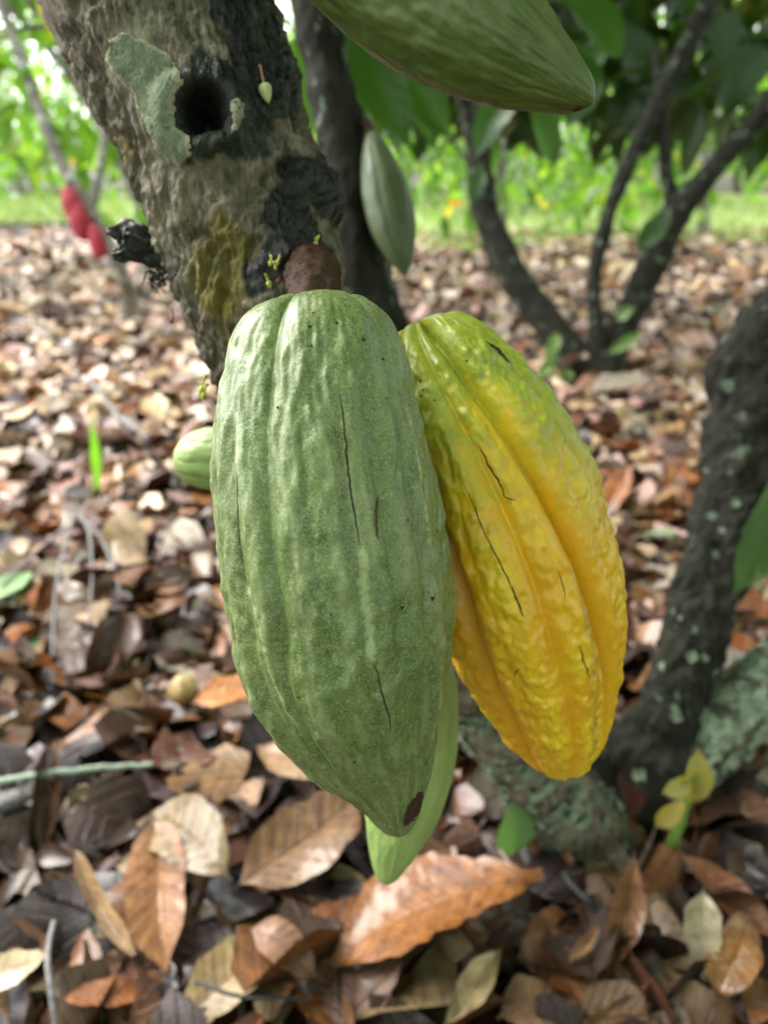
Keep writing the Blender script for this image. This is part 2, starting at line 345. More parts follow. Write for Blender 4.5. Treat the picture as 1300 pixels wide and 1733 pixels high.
# =================================================================== THE SETTING
rngG = np.random.RandomState(3)
def gz(x, y):                      # gentle ground relief
    p = np.column_stack([x, y, np.zeros_like(x)]); return 0.018 * noise(p * 1.7 + 5.1) + 0.010 * noise(p * 5.0 + 1.7)
gx = np.concatenate([np.linspace(-120, -8, 12), np.linspace(-7, 7, 141), np.linspace(8, 120, 12)])
gy = np.concatenate([np.linspace(-60, -2, 8), np.linspace(-1, 9, 101), np.linspace(10, 160, 20)])
X, Y = np.meshgrid(gx, gy); XX, YY = X.ravel(), Y.ravel()
Z = gz(XX, YY) * sstep(9, 7, np.abs(XX)) - 0.012
ground = put('ground', mesh('ground', np.column_stack([XX, YY, Z]), grid_faces(len(gy), len(gx), False)), SOIL); tag(ground, kind='structure')
# mown strip beyond the litter
lx = np.linspace(-30, 30, 121); ly = np.linspace(0, 1, 12)
LXm, LYm = np.meshgrid(lx, ly); e0 = 7.2 + 2.2 * sstep(-1.0, -4.0, lx) + 1.5 * noise(np.column_stack([lx * 0.6, lx * 0, lx * 0])) + .5 * noise(np.column_stack([lx * 2.1, lx * 0 + 5, lx * 0])); e1 = 15.5 + 1.0 * noise(np.column_stack([lx * 0.3, lx * 0 + 9, lx * 0]))
LY2 = e0[None] + LYm * (e1 - e0)[None]
lawn = put('lawn', mesh('lawn', np.column_stack([LXm.ravel(), LY2.ravel(), np.full(LXm.size, 0.022)]), grid_faces(12, 121, False)), LAWN); tag(lawn, kind='structure')
nb = 26000
bx = rngG.uniform(-9, 9, nb); by = 7.0 + 2.2 * sstep(-1.0, -4.0, bx) + 1.5 * noise(np.column_stack([bx * 0.6, bx * 0, bx * 0])) + rngG.beta(1.1, 1.6, nb) * 8; bh = rngG.uniform(0.04, 0.13, nb); ba = rngG.uniform(0, 6.28, nb); bl = rngG.normal(0, 0.05, (nb, 2)); bw = rngG.uniform(0.006, 0.014, nb)
tri = np.stack([np.column_stack([bx - np.cos(ba) * bw, by - np.sin(ba) * bw, np.full(nb, 0.01)]), np.column_stack([bx + np.cos(ba) * bw, by + np.sin(ba) * bw, np.full(nb, 0.01)]), np.column_stack([bx + bl[:, 0], by + bl[:, 1], 0.02 + bh])], 1).reshape(-1, 3)
gc = np.repeat(np.array([0.22, 0.29, 0.09]) * rngG.uniform(0.6, 1.4, (nb, 1)), 3, 0)
grass = put('grass', mesh('grass', tri, np.arange(nb * 3).reshape(-1, 3), gc, smooth=False), GRASS); tag(grass, 'short bright green grass beyond the brown leaf litter', 'grass', kind='stuff')

# =================================================================== MAIN COCOA TREE
base_pt = G(1040, 1440); tree = empty('cocoa_tree', base_pt, 'grey-brown cocoa tree with leaning lichened stems, bearing the large green and yellow pods', 'tree')

blobs_black, blobs_moss, blobs_pale = [], [], []
MAIN = pxpath([(60, -560, 0.44, 170), (120, -360, 0.40, 180), (195, -170, 0.375, 186), (268, 0, 0.365, 186), (330, 150, 0.365, 166), (385, 300, 0.370, 143), (420, 420, 0.375, 140),
               (485, 600, 0.385, 132), (565, 760, 0.43, 115), (665, 960, 0.55, 92), (800, 1170, 0.72, 60), (912, 1318, 0.84, 64), (1005, 1425, 0.93, 88), (1025, 1470, 0.96, 125)])
v0, f0, *_ = tube(MAIN, 64, 140)
t0 = bvh(v0, f0)
def surf(px, py): return hit(t0, px, py)[0]
KNOB = surf(540, 335); KNOB2 = surf(565, 385); HOLEC, HOLEN = hit(t0, 342, 195)
def blobmask(p, lst, warp):
    m = np.zeros(len(p))
    for c, r, s in lst:
        if c is None: continue
        d = np.linalg.norm(p - c, axis=1) / r
        m = np.maximum(m, s * (1 - sstep(0.55, 1.25, d + warp)))
    return m
def main_disp(p, t, h, r):
    q = p * np.array((1, 1, 0.45))
    wv = q + 0.006 * np.column_stack([noise(p * 40), noise(p * 40 + 9), noise(p * 40 + 17)])
    d = 0.0035 * fbm(p * 22, 3) + 0.0022 * fbm(wv * 85, 3, .6) + 0.0012 * fbm(p * np.array((330, 330, 200)), 3, .7)
    pl = np.abs(fbm(wv * 62 + 3.3, 3)); d += 0.0024 * (np.minimum(pl * 3, 1) - 0.6)     # flaking plates between cracks
    fl = np.minimum(np.abs(noise(wv * 34 + 7.7)) * 6, 1); d -= 0.0032 * (1 - fl) * sstep(-.3, .3, noise(p * 25))  # bark fissures
    calm = 1 - .85 * blobmask(p, [(surf(235, 105), .02, 1), (surf(262, 160), .016, 1), (surf(295, 245), .014, 1), (surf(250, 130), .018, 1)], 0); d = d * calm
    for c, rad, hgt in ((KNOB, 0.024, 0.011), (KNOB2, 0.020, 0.009), (surf(470, 95), 0.02, 0.004), (surf(500, 470), 0.022, 0.006)):
        if c is not None: d += hgt * np.exp(-(np.linalg.norm(p - c, axis=1) / rad) ** 2) * (1 + 0.5 * fbm(p * 90, 3))
    dh = np.linalg.norm((p - HOLEC) * np.array((1, 1, 1.05)), axis=1) * (1 + 0.16 * noise(p * 60))
    d += 0.006 * np.exp(-((dh - 0.0150) / 0.006) ** 2) - 0.022 * (1 - sstep(0.003, 0.0112, dh))
    side = noise(np.column_stack([h * 1.2, t * 9, h * 0])); d += 0.0025 * side * sstep(0.55, 0.6, t)
    return d
ts = np.concatenate([np.linspace(0, 0.22, 40, endpoint=False), np.linspace(0.22, 0.58, 460, endpoint=False), np.linspace(0.58, 1.0, 170)])
v, f, nrm, tt, hh = tube(MAIN, 380, len(ts), main_disp, ts=ts)
vb = tube(MAIN, 380, len(ts), None, ts=ts)[0]; wrp = 0.35 * fbm(v * 45, 4)
B = lambda px, py, r, s=1.0: (surf(px, py), r, s)
m_blk = blobmask(vb, [B(440, 60, 0.022), B(462, 130, 0.022), B(430, 110, 0.015), B(345, 195, 0.0215), B(395, 165, 0.016), B(415, 30, 0.018), B(412, 175, 0.018), B(360, 150, 0.016), B(385, 225, 0.014, .9), B(470, 20, 0.02), B(505, 300, 0.014, 0.8), B(540, 335, 0.026), B(560, 390, 0.026),
                      B(500, 400, 0.020), B(480, 440, 0.015, 0.9), B(440, 470, 0.012, 0.7), B(545, 440, 0.012, 0.8), B(420, 240, 0.012, 0.6)], wrp)
m_mos = blobmask(vb, [B(375, 450, 0.020, 0.9), B(370, 490, 0.014, 1.0), B(210, 255, 0.010, 0.8), B(372, 410, 0.012, 0.8), B(500, 480, 0.008, 0.6), B(410, 560, 0.02, 0.4)], wrp)
m_pal = blobmask(vb, [B(330, 40, 0.045, 0.9), B(250, 15, 0.03, 0.8), B(380, 90, 0.03, 0.8), B(265, 330, 0.015, 0.5), B(480, 230, 0.014, 0.8), B(505, 255, 0.012, 0.9), B(300, 420, 0.016, 0.6)], wrp * 1.5)
low = sstep(0.62, 0.72, tt); m_pal = np.maximum(m_pal, low * sstep(-0.1, 0.3, fbm(v * 26, 3)) * 0.9)
trunk = wpart('trunk', tree, v, f, BARK, np.column_stack([m_blk, m_mos, m_pal]))
tv = bvh(v, f)
# crust lichen sheets: outlines traced on the bark, every vertex lying on the real stem
def sheet(name, poly, parent, mat, tree_b, step=2.4, thick=0.0016, rag=7, basept=base_pt, seed=0):
    poly = np.array(poly, float); x0, y0 = poly.min(0) - 12; x1, y1 = poly.max(0) + 12
    xs = np.arange(x0, x1, step); ys = np.arange(y0, y1, step); GX, GY = np.meshgrid(xs, ys); pts = np.column_stack([GX.ravel(), GY.ravel()])
    wob = np.column_stack([fbm(np.column_stack([pts / 22, np.full(len(pts), seed + 1.5)]), 4), fbm(np.column_stack([pts / 22, np.full(len(pts), seed + 8.5)]), 4)]) * rag
    q = pts + wob; n = len(poly); inside = np.zeros(len(q), bool); dist = np.full(len(q), 1e9)
    for i in range(n):
        a, b = poly[i], poly[(i + 1) % n]
        cnd = ((a[1] > q[:, 1]) != (b[1] > q[:, 1])) & (q[:, 0] < (b[0] - a[0]) * (q[:, 1] - a[1]) / (b[1] - a[1] + 1e-9) + a[0]); inside ^= cnd
        tq = np.clip(((q - a) @ (b - a)) / ((b - a) @ (b - a)), 0, 1); dist = np.minimum(dist, np.linalg.norm(q - a - tq[:, None] * (b - a), axis=1))
    idx = -np.ones(len(q), int); V, E = [], []
    for k in np.nonzero(inside)[0]:
        c, nn = hit(tree_b, *pts[k])
        if c is None: continue
        idx[k] = len(V); e = dist[k]
        V.append(c + nn * (thick * min(1, e / 5) + 0.0002 + thick * 0.35 * math.sin(pts[k, 0] * 0.9 + pts[k, 1] * 0.5) * min(1, e / 9))); E.append(max(0, 1 - e / 17))
    F = []
    W = len(xs)
    for r in range(len(ys) - 1):
        for c in range(W - 1):
            q4 = [idx[r * W + c], idx[(r + 1) * W + c], idx[(r + 1) * W + c + 1], idx[r * W + c + 1]]
            if min(q4) >= 0 and max(np.linalg.norm(V[q4[0]] - V[q4[2]]), 0) < 0.006: F.append(q4)
    if not F: return None
    V = np.array(V); E = np.array(E)
    return put(name, mesh(name, V - np.array(basept), np.array(F), np.column_stack([E, E, E])), mat, parent)
sheet('lichen_patch', [(183, 62), (215, 55), (262, 80), (300, 105), (308, 135), (296, 165), (292, 195), (300, 212), (322, 232), (328, 265), (310, 284), (285, 280), (258, 240), (240, 205), (222, 160), (195, 130), (178, 105)], trunk, LICHEN, tv)
sheet('lichen_patch', [(390, 172), (402, 165), (416, 178), (414, 200), (400, 220), (390, 228), (392, 200)], trunk, LICHEN, tv, step=2, rag=4, seed=4)
sheet('lichen_patch', [(258, 395), (270, 420), (282, 470), (272, 482), (262, 450), (255, 420)], trunk, LICHEN, tv, step=2, rag=4, seed=9)

def lumpy(path, nu, nv, amp, sc, seed):
    return tube(path, nu, nv, lambda p, t, h, r: r * amp * fbm(p * sc + seed, 4) * sstep(0, .05, t))
# broken black branch stub at the left edge of the stem, and its rootlet tuft
e = surf(262, 425); e = e if e is not None else P(265, 425, 0.37)
pth = np.array([[*P(285, 428, 0.375), 0.0085], [*P(255, 420, 0.372), 0.0080], [*P(232, 408, 0.368), 0.0072], [*P(212, 400, 0.366), 0.0070], [*P(204, 398, 0.365), 0.0055], [*P(205, 399, .365), 0.0003]])
def splinter(path, nu, nv, seed):    # broken wood: ribs run along the piece, the end is jagged
    return tube(path, nu, nv, lambda p, t, h, r: r * (.55 * noise(np.column_stack([np.cos(h) * 2.2 + seed, np.sin(h) * 2.2, t * 2.5])) + .25 * noise(np.column_stack([np.cos(h) * 6, np.sin(h) * 6 + seed, t * 7]))))
v, f, *_ = splinter(pth, 48, 60, 2.0)
wpart('branch_stub', tree, v, f, BLACKWOOD)
v, f, *_ = splinter(np.array([[*P(235, 425, 0.37), 0.005], [*P(215, 428, 0.368), 0.0042], [*P(192, 432, 0.366), 0.0026], [*P(190, 432, 0.366), 0.0002]]), 24, 30, 5.0)
wpart('branch_stub', tree, v, f, BLACKWOOD)
rr = random.Random(4); tuft = []
for k in range(22):
    a = P(268 + rr.uniform(-8, 10), 472 + rr.uniform(-10, 10), 0.368)
    tuft.append(sweep([a, a + np.array([rr.uniform(-.004, .004), rr.uniform(-.004, .004), rr.uniform(-.003, .004)]), a + np.array([rr.uniform(-.008, .004), rr.uniform(-.005, .005), rr.uniform(-.009, 0)])], 0.0007, 0.0003, 5, 5))
v, f = join(tuft); wpart('root_tuft', tree, v, f, BLACKWOOD)
# orange-brown peduncle cushion above the green pod
def on(px, py, off=0.0):
    c, n = hit(tv, px, py); return c + n * off

# flower buds on the stem
def bud(px, py, L, r, mat, tilt=(0, 0), ped=None, off=0.002):
    c, n = hit(tv, px, py)
    if c is None: c, n = P(px, py, 0.35), -FW
    a = c + n * off; dn = unit(np.array((tilt[0], 0, -1.0)) + n * 0.25); s = a + dn * (L * 0.75)
    if ped:
        v, f = sweep([c, a + n * .001, a + dn * L * .3, s], 0.0006, 0.0006, 10, 7); pd = wpart('pedicel', tree, v, f, PEDICEL if ped == 1 else BUD_Y)
    pth = np.array([[*(s + dn * L * k), max(r * q, 1e-5)] for k, q in ((0, .12), (.06, .6), (.25, 1), (.5, .92), (.8, .55), (.95, .2), (1.0, 0))])
    v, f, *_ = tube(pth, 15, 18, lambda p, t, h, rr_: rr_ * 0.10 * np.cos(5 * h), ref=unit(np.cross(dn, (0.2, 1, 0.1))))
    wpart('flower_bud', tree, v, f, mat)
bud(437, 113, 0.0092, 0.0029, BUD, (0.15, 0), 1, 0.004)
for px, py, L in ((457, 432, .0035), (474, 436, .004), (500, 432, .0038), (533, 405, .0042), (455, 470, .005), (562, 468, .003), (470, 445, .003)):
    bud(px, py, L * .72, L * 0.27, BUD_Y, (rr.uniform(-.5, .5), 0), 2, 0.003)
for px, py, L in ((349, 640, .006), (352, 652, .005)):
    bud(px, py, L, L * 0.26, BUD_Y, (-.3, 0), 2, 0.003)
c, n = hit(tv, 471, 477); v, f, *_ = lumpy(np.array([[*(c - n * .001), .0002], [*c, .0017], [*(c + n * .0008), .0014], [*(c + n * .0012), .0002]]), 14, 8, .5, 300, 1); wpart('scar', tree, v, f, REDBIT)
# dry flower thread hanging by the stem
v, f = join([sweep([P(291, 522, .37), P(293, 535, .37), P(291, 548, .37)], .0003, .0003, 6, 5), sweep([P(292, 543, .37), P(287, 548, .37)], .0006, .0003, 4, 5)])
wpart('dry_flower', tree, v, f, STALK)

# other stems of the same clump
def stem(name, rows, mat, nu, nv, amp, seed, blk=0.0):
    pth = pxpath(rows)
    def dp(p, t, h, r): return amp * (fbm(p * 14 + seed, 3) * 1.2 + 0.6 * fbm(p * np.array((50, 50, 24)) + seed, 4))
    v, f, n, t, h = tube(pth, nu, nv, dp)
    m = sstep(0.0, 0.45, fbm(v * 16 + seed, 3)) * blk
    o = wpart(name, tree, v, f, mat, np.column_stack([m, m * 0, m * 0])); return o, v, f, n
second, v2, f2, n2 = stem('stem', [(415, -260, 0.74, 34), (470, -130, 0.72, 35), (527, 0, 0.71, 38), (562, 150, 0.72, 42), (590, 300, 0.73, 47), (608, 420, 0.745, 50), (630, 560, 0.77, 54), (690, 750, 0.81, 56), (800, 1000, 0.87, 58), (925, 1250, 0.93, 70), (1015, 1430, 0.97, 95)], BARK_DARK, 90, 260, 0.006, 1.0, 0.5)
right, v3, f3, n3 = stem('stem', [(1420, 180, 1.22, 40), (1370, 360, 1.12, 46), (1352, 480, 1.05, 46), (1335, 545, 1.03, 62), (1292, 615, 1.01, 82), (1283, 690, 1.0, 74), (1270, 765, 0.99, 66), (1246, 850, 0.98, 57), (1220, 920, 0.97, 52), (1195, 1000, 0.96, 50), (1168, 1100, 0.95, 50), (1132, 1205, 0.94, 54), (1090, 1305, 0.94, 66), (1055, 1400, 0.95, 86), (1042, 1450, 0.96, 112)], BARK_DARK, 160, 380, 0.010, 4.0, 0.4)
limb, v4, f4, n4 = stem('stem', [(1420, 1050, 0.97, 42), (1340, 1120, 0.96, 46), (1255, 1195, 0.955, 56), (1165, 1275, 0.95, 60), (1085, 1370, 0.95, 75)], BARK_LICHEN, 80, 120, 0.006, 8.0, 0.15)
# leafy lichen flakes on the low stems
def flakes(name, vv, nn, sel, n, parent, seed, smin=.006, smax=.02):
    r = np.random.RandomState(seed); ids = np.nonzero(sel)[0]; ids = ids[r.randint(0, len(ids), n)]; Vs, Fs = [], []; k = 0
    ring = 11
    for i in ids:
        c, nd = vv[i], unit(nn[i]); s = r.uniform(smin, smax); a = unit(np.cross(nd, r.normal(size=3))); b = np.cross(nd, a)
        th = np.linspace(0, 2 * np.pi, ring, endpoint=False); rad = s * r.uniform(0.55, 1.15, ring) * 0.6
        edge = c + a * (rad * np.cos(th))[:, None] + b * (rad * np.sin(th))[:, None] + nd * (s * r.uniform(0.02, 0.4, ring))[:, None]
        midr = c + (a * np.cos(th)[:, None] + b * np.sin(th)[:, None]) * (rad * .5)[:, None] + nd * (s * 0.12)
        q = np.concatenate([[c + nd * s * 0.04], midr, edge]); F = []
        for j in range(ring):
            jn = (j + 1) % ring; F += [[0, 1 + j, 1 + jn, 1 + jn], [1 + j, 1 + ring + j, 1 + ring + jn, 1 + jn]]
        F = np.array(F); Vs.append(q); Fs.append(F + k); k += len(q)
    F = np.concatenate(Fs); V = np.concatenate(Vs)
    tri = np.concatenate([F[:, [0, 1, 2]], F[F[:, 2] != F[:, 3]][:, [0, 2, 3]]])
    o = wpart(name, tree, V, tri, LICHEN_LEAFY); o.parent = parent; tag(o, 'pale green leafy lichen', kind='stuff'); return o
mv = np.array([x.co[:] for x in trunk.data.vertices]) + base_pt
flakes('lichen', mv, nrm, (tt > 0.66) & (nrm @ -FW > -0.3), 260, trunk, 1)
flakes('lichen', v4, n4, (n4 @ -FW > -0.4), 190, limb, 2)
flakes('lichen', v3, n3, (n3 @ -FW > -0.2) & (v3[:, 2] < 0.42), 16, right, 3, .004, .020)

# =================================================================== PODS
def near_surface(p, px, py):        # the vertex in front that projects closest to a photo pixel
    q = p - CAM; dz = q @ FW; e = np.hypot(650 + FPX * (q @ RT) / dz - px, 866.5 - FPX * (q @ UP) / dz - py); s_ = np.nonzero(e < 3)[0]
    return p[s_[np.argmin(dz[s_])]] if len(s_) else None
def pod(name, rows, mat, label, group, nu, nv, furrows, rug, seed, colfn=None, stalk=None, stalk_mat=STALK, stretch=.5, chalk=()):
    """rows px py depth halfwidth. furrows: (angle deg from the camera side, depth as a share of radius, width deg)."""
    tab = pxpath(rows); tab[:, 3] = tab[:, 3] ** 2
    t = 0.5 - 0.5 * np.cos(np.linspace(0, np.pi, nv)); t = 0.65 * t + 0.35 * np.linspace(0, 1, nv)
    q = interp(tab, t); c = q[:, :3]; r = np.sqrt(np.maximum(q[:, 3], 1e-9))
    cs = np.copy(c)
    T, N, Bn = frames(cs, unit(-FW)); N = N.copy()
    th = np.linspace(-np.pi, np.pi, nu, endpoint=False)
    fur = np.zeros(nu); crest = np.zeros(nu); 
    fur = np.zeros((nv, nu)); crest = np.zeros((nv, nu)); wob = 0.05 * np.sin(5 * t + seed) + 0.02 * np.sin(17 * t)
    for k_, (a, dp, wd, *tw) in enumerate(furrows):
        ce = R(a) + R(tw[0] if tw else 0) * (t - 0.55) + wob * (1 if k_ % 2 else -.6)
        dl = np.angle(np.exp(1j * (th[None] - ce[:, None]))) / R(wd)
        env = (sstep(.04, .26, t) if dp < .07 else 1 + 1.4 * np.exp(-(t / .06) ** 2)) * (1 - (.9 if dp < .07 else .45) * sstep(.84, 1.0, t))
        fur -= dp * env[:, None] * np.exp(-np.abs(dl) ** 1.15)
        crest += np.exp(-((np.abs(dl) - 1.9) / 0.45) ** 2)
    sgn = 1.0 if np.cross(T[0], N[0]) @ RT > 0 else -1.0
    d = N[:, None] * np.cos(th)[None, :, None] + Bn[:, None] * (sgn * np.sin(th))[None, :, None]
    rad = r[:, None] * (1 + fur)
    p = (c[:, None] + d * rad[:, :, None]).reshape(-1, 3); dd = d.reshape(-1, 3)
    tt, hh = np.repeat(t, nu), np.tile(th, nv)
    # warts run in rows along the ridges: noise in (angle, length) space
    Rm = r.max(); s_len = np.cumsum(np.concatenate([[0], np.linalg.norm(np.diff(c, axis=0), axis=1)]))
    a3 = np.column_stack([np.cos(hh) * Rm, np.sin(hh) * Rm, np.repeat(s_len, nu) * stretch])
    b1 = noise(a3 * 150 + seed); b2 = noise(a3 * 320 + seed * 2); b3 = fbm(a3 * 55 + seed * 3, 2)
    wart = sstep(-0.35, 0.5, b1) - 0.5
    body = sstep(0.03, 0.14, tt) * (1 - 0.7 * sstep(0.80, 0.97, tt))
    p = p + dd * ((rug * (1 - .8 * np.clip(-fur.ravel() / .17, 0, 1)) * (0.9 * wart + 0.55 * b2 + 0.9 * b3)) * (0.35 + 0.65 * body) * np.minimum(1, np.repeat(r, nu) / (0.4 * Rm)))[:, None]
    cr = 0.42 * np.clip(crest, 0, 1).ravel() * np.clip(0.5 + 0.9 * fbm(a3 * 90 + 4, 3), 0, 1) * sstep(0.02, .1, tt)
    col = np.column_stack([cr, tt, b1]) if colfn is None else colfn(tt, hh, fur.ravel(), a3, b1)
    for pl in chalk:                    # chalky, speckled scars along drawn lines
        ln = np.array([c_ for c_ in (near_surface(p, *q_) for q_ in pl[1]) if c_ is not None]); sg = [interp(ln, np.linspace(0, 1, 60))][0]
        dm = np.min(np.stack([np.linalg.norm(p - x_, axis=1) for x_ in sg]), 0)
        col[:, 0] = np.maximum(col[:, 0], (1 - sstep(.2, 1.0, dm / pl[0] + .9 * noise(p * 620))) * 1.0)
    f = grid_faces(nv, nu)
    if sgn < 0: f = f[:, ::-1]
    f = f[:, ::-1] if np.dot(np.cross(p[f[nv * nu // 2][1]] - p[f[nv * nu // 2][0]], p[f[nv * nu // 2][2]] - p[f[nv * nu // 2][0]]), dd[f[nv * nu // 2][0]]) < 0 else f
    root = empty(name, c[0], label, 'cocoa pod', group)
    husk = wpart('husk', root, p, f, mat, col)
    if stalk is not None:
        vs, fs, *_ = lumpy(np.array(stalk), 48, 50, 0.20, 150, seed); wpart('stalk', root, vs, fs, stalk_mat)
    return root, p, f
GRP = 'cocoa pods growing on the main tree'
FG = [(-150, .08, 9), (-114, .04, 8), (-82, .11, 8), (-61, .045, 5), (-43, .068, 6), (-24, .105, 7), (-3, .03, 5), (14, .04, 4), (31, .068, 7), (50, .09, 7), (72, .068, 8), (105, .04, 8), (140, .05, 9), (178, .05, 9)]
sp = [[*on(535, 400, -.02), .013], [*on(533, 440, -.010), .0135], [*on(532, 462, -0.002), .0125], [*P(530, 484, .310), .0112], [*P(531, 500, .292), .0100], [*P(531, 520, .281), .0098], [*P(532, 550, .278), .0090]]
g_root, gv, gf = pod('cocoa_pod', [(531, 507, .2775, 0), (531, 509, .2775, 40), (531, 514, .2775, 70), (532, 523, .2775, 96), (533, 539, .2775, 118), (534, 563, .2775, 136), (535, 605, .2775, 153), (537, 700, .2775, 174), (546, 800, .278, 190), (558, 900, .280, 198), (573, 1000, .284, 196),
    (585, 1100, .290, 186), (619, 1225, .299, 138), (651, 1300, .305, 88), (664, 1345, .309, 59), (672, 1385, .312, 36), (676, 1405, .314, 16), (678, 1410, .314, 0)],
    GREEN_POD, 'large dusty green cocoa pod in front with a brown hole near its tip', GRP, 460, 440, FG, 0.0013, 1.0, stalk=sp, chalk=[(.0011, [(576, 540), (572, 590), (573, 650)]), (.0021, [(611, 935), (616, 990), (622, 1060), (632, 1115)]), (.0010, [(398, 700), (398, 750), (401, 800)]), (.0011, [(420, 1000), (440, 1080), (462, 1160), (500, 1230)]), (.0012, [(488, 690), (490, 800), (496, 900), (510, 1050)]), (.0010, [(690, 690), (715, 800), (728, 920)])])
FY = [(-150, .10, 8), (-115, .05, 7), (-84, .10, 8), (-50, .22, 8), (-27, .03, 5, 10), (-6, .13, 7, 20), (10, .025, 5, 30), (27, .30, 7.5, 50), (47, .05, 6, 45), (66, .14, 8, 30), (110, .05, 8), (145, .07, 8), (178, .05, 8)]
def ycol(t, h, fur, a3, b1):
    hd = np.degrees(h); n = 0.16 * fbm(a3 * 40 + 9, 3)
    side = sstep(0, 80, hd) * 0.38 + sstep(-60, -110, hd) * 0.3
    green = np.clip(1.22 - 2.4 * t + side * (1.25 - 1.25 * t) + n + 0.22 * b1, 0, 1)
    F = np.clip(-fur / 0.07, 0, 1)
    orange = np.clip(0.75 * F * sstep(.15, .45, t) + 0.45 * sstep(10, -60, hd) * sstep(.25, .7, t) + n, 0, 1)
    scuff = np.exp(-((hd - 22 + 6 * (t - .6)) / 4.5) ** 2) * sstep(.45, .6, t) * (1 - sstep(.88, .95, t))
    return np.column_stack([orange, green * (1 - 0.5 * F * sstep(.15, .5, t)), np.clip(scuff, 0, 1)])
sy = [[*P(600, 610, .375), .010], [*P(640, 600, .355), .0085], [*P(668, 592, .345), .008], [*P(690, 588, .340), .0075], [*P(712, 582, .338), .006]]
y_root, yv, yf = pod('cocoa_pod', [(710, 547, .3305, 0), (711, 549, .3305, 34), (713, 554, .3305, 56), (718, 565, .3305, 74), (728, 587, .3305, 92), (745, 622, .3305, 109), (769, 672, .3305, 127), (806, 745, .3305, 150), (833, 820, .331, 166), (857, 900, .333, 173), (888, 1000, .338, 170), (912, 1090, .344, 151), (932, 1175, .350, 120),
    (945, 1235, .355, 92), (951, 1275, .358, 62), (953, 1293, .360, 38), (954, 1303, .361, 0)], YELLOW_POD, 'ripe yellow and orange cocoa pod with deep furrows, green at its top', GRP, 440, 400, FY, 0.0016, 5.0, ycol, stalk=sy, stalk_mat=STALK_Y, stretch=.85)
FB = [(a, .045, 8) for a in range(-162, 180, 36)]
b_root, bv, bf = pod('cocoa_pod', [(585, 700, .405, 0), (588, 715, .405, 40), (598, 760, .405, 68), (618, 850, .406, 88), (645, 980, .408, 96), (672, 1110, .410, 97), (684, 1200, .412, 94), (686, 1290, .415, 86), (680, 1360, .418, 68), (668, 1420, .42, 48), (660, 1455, .422, 33), (656, 1480, .423, 20), (655, 1494, .424, 0)],
    GREEN_POD_B, 'light green cocoa pod mostly hidden behind the big green pod, only its pointed tip showing', GRP, 200, 200, FB, 0.0007, 8.0, stalk=[[*P(590, 640, .40), .008], [*P(584, 680, .40), .007], [*P(585, 712, .405), .006]])
s_root, *_ = pod('cocoa_pod', [(478, 765, .405, 0), (470, 766, .405, 22), (440, 770, .405, 42), (400, 775, .405, 53), (360, 777, .405, 54), (328, 776, .405, 47), (306, 774, .405, 32), (298, 773, .405, 17), (294, 773, .405, 0)],
    GREEN_POD_B, 'small pale green young cocoa pod sticking out at the left of the big green pod', GRP, 140, 120, [(a, .06, 9) for a in range(-170, 180, 36)], 0.0006, 11.0, stalk=[[*P(500, 758, .405), .004], [*P(478, 765, .405), .003]])
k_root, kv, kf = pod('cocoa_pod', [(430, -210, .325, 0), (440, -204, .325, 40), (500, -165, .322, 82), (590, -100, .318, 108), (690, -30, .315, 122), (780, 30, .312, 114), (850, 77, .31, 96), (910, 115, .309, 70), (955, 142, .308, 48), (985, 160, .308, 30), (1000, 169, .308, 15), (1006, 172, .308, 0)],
    GREEN_POD_C, 'shaded green cocoa pod reaching in from the top edge, its tip to the right', GRP, 220, 240, [(a, .045, 8) for a in range(-155, 180, 36)], 0.0008, 14.0, stalk=[[*P(330, -260, .37), .009], [*P(390, -235, .345), .007], [*P(438, -208, .326), .006]])
h_root, *_ = pod('cocoa_pod', [(628, 222, .70, 0), (630, 232, .70, 12), (638, 268, .70, 28), (652, 325, .70, 41), (665, 380, .70, 40), (676, 425, .70, 27), (683, 453, .70, 12), (686, 467, .70, 0)],
    GREEN_POD_D, 'grey-green pointed cocoa pod hanging against the dark stem behind, blurred', GRP, 100, 100, [(a, .06, 9) for a in range(-160, 180, 36)], 0.0004, 17.0, stalk=[[*P(600, 200, .73), .006], [*P(618, 208, .71), .005], [*P(629, 226, .70), .004]])

def strip(name, root, bt, pts, wpx, mat, seed, off=0.00018, jit=2.0, cross=2):
    """A thin split in the skin: a ribbon that follows the surface, tapering to both ends."""
    pts = np.array(pts, float); n = max(24, int(np.linalg.norm(np.diff(pts, axis=0), axis=1).sum() / 5))
    tab = np.column_stack([pts, np.zeros(len(pts))]); q = interp(tab, np.linspace(0, 1, n))[:, :2]; q0 = q
    r = np.random.RandomState(seed); nz = noise(np.column_stack([np.linspace(0, n / 3, n), np.full(n, seed * 3.1), np.zeros(n)])); q = q + np.column_stack([nz * jit, np.zeros(n)])
    V = []
    for i in range(n):
        tg = q[min(i + 1, n - 1)] - q[max(i - 1, 0)]; tg /= np.linalg.norm(tg) + 1e-9; nr = np.array((-tg[1], tg[0]))
        x = i / (n - 1); ww = wpx * (0.36 if cross == 2 else 0.5) * (math.sin(math.pi * x) ** 0.6 * (0.6 + 0.5 * r.rand()) + 0.04)
        for s in np.linspace(-1, 1, cross):
            c, nn = hit(bt, *(q[i] + nr * s * ww))
            if c is None: return None
            V.append(c + nn * off)
    F = grid_faces(n, cross, False)
    if mat is CRACK and wpx > 3 and root is g_root: strip('corky_edge', root, bt, [tuple(x) for x in q0[::3]] + [tuple(q0[-1])], wpx * 2.1, CORK, seed + 50, 0.0001, 1.2, 3)
    return wpart(name, root, np.array(V), F, mat)
gb, yb, kb = bvh(gv, gf), bvh(yv, yf), bvh(kv, kf)
strip('crack', g_root, gb, [(573, 655), (580, 700), (586, 760), (592, 820), (602, 880), (610, 930)], 5.5, CRACK, 1)
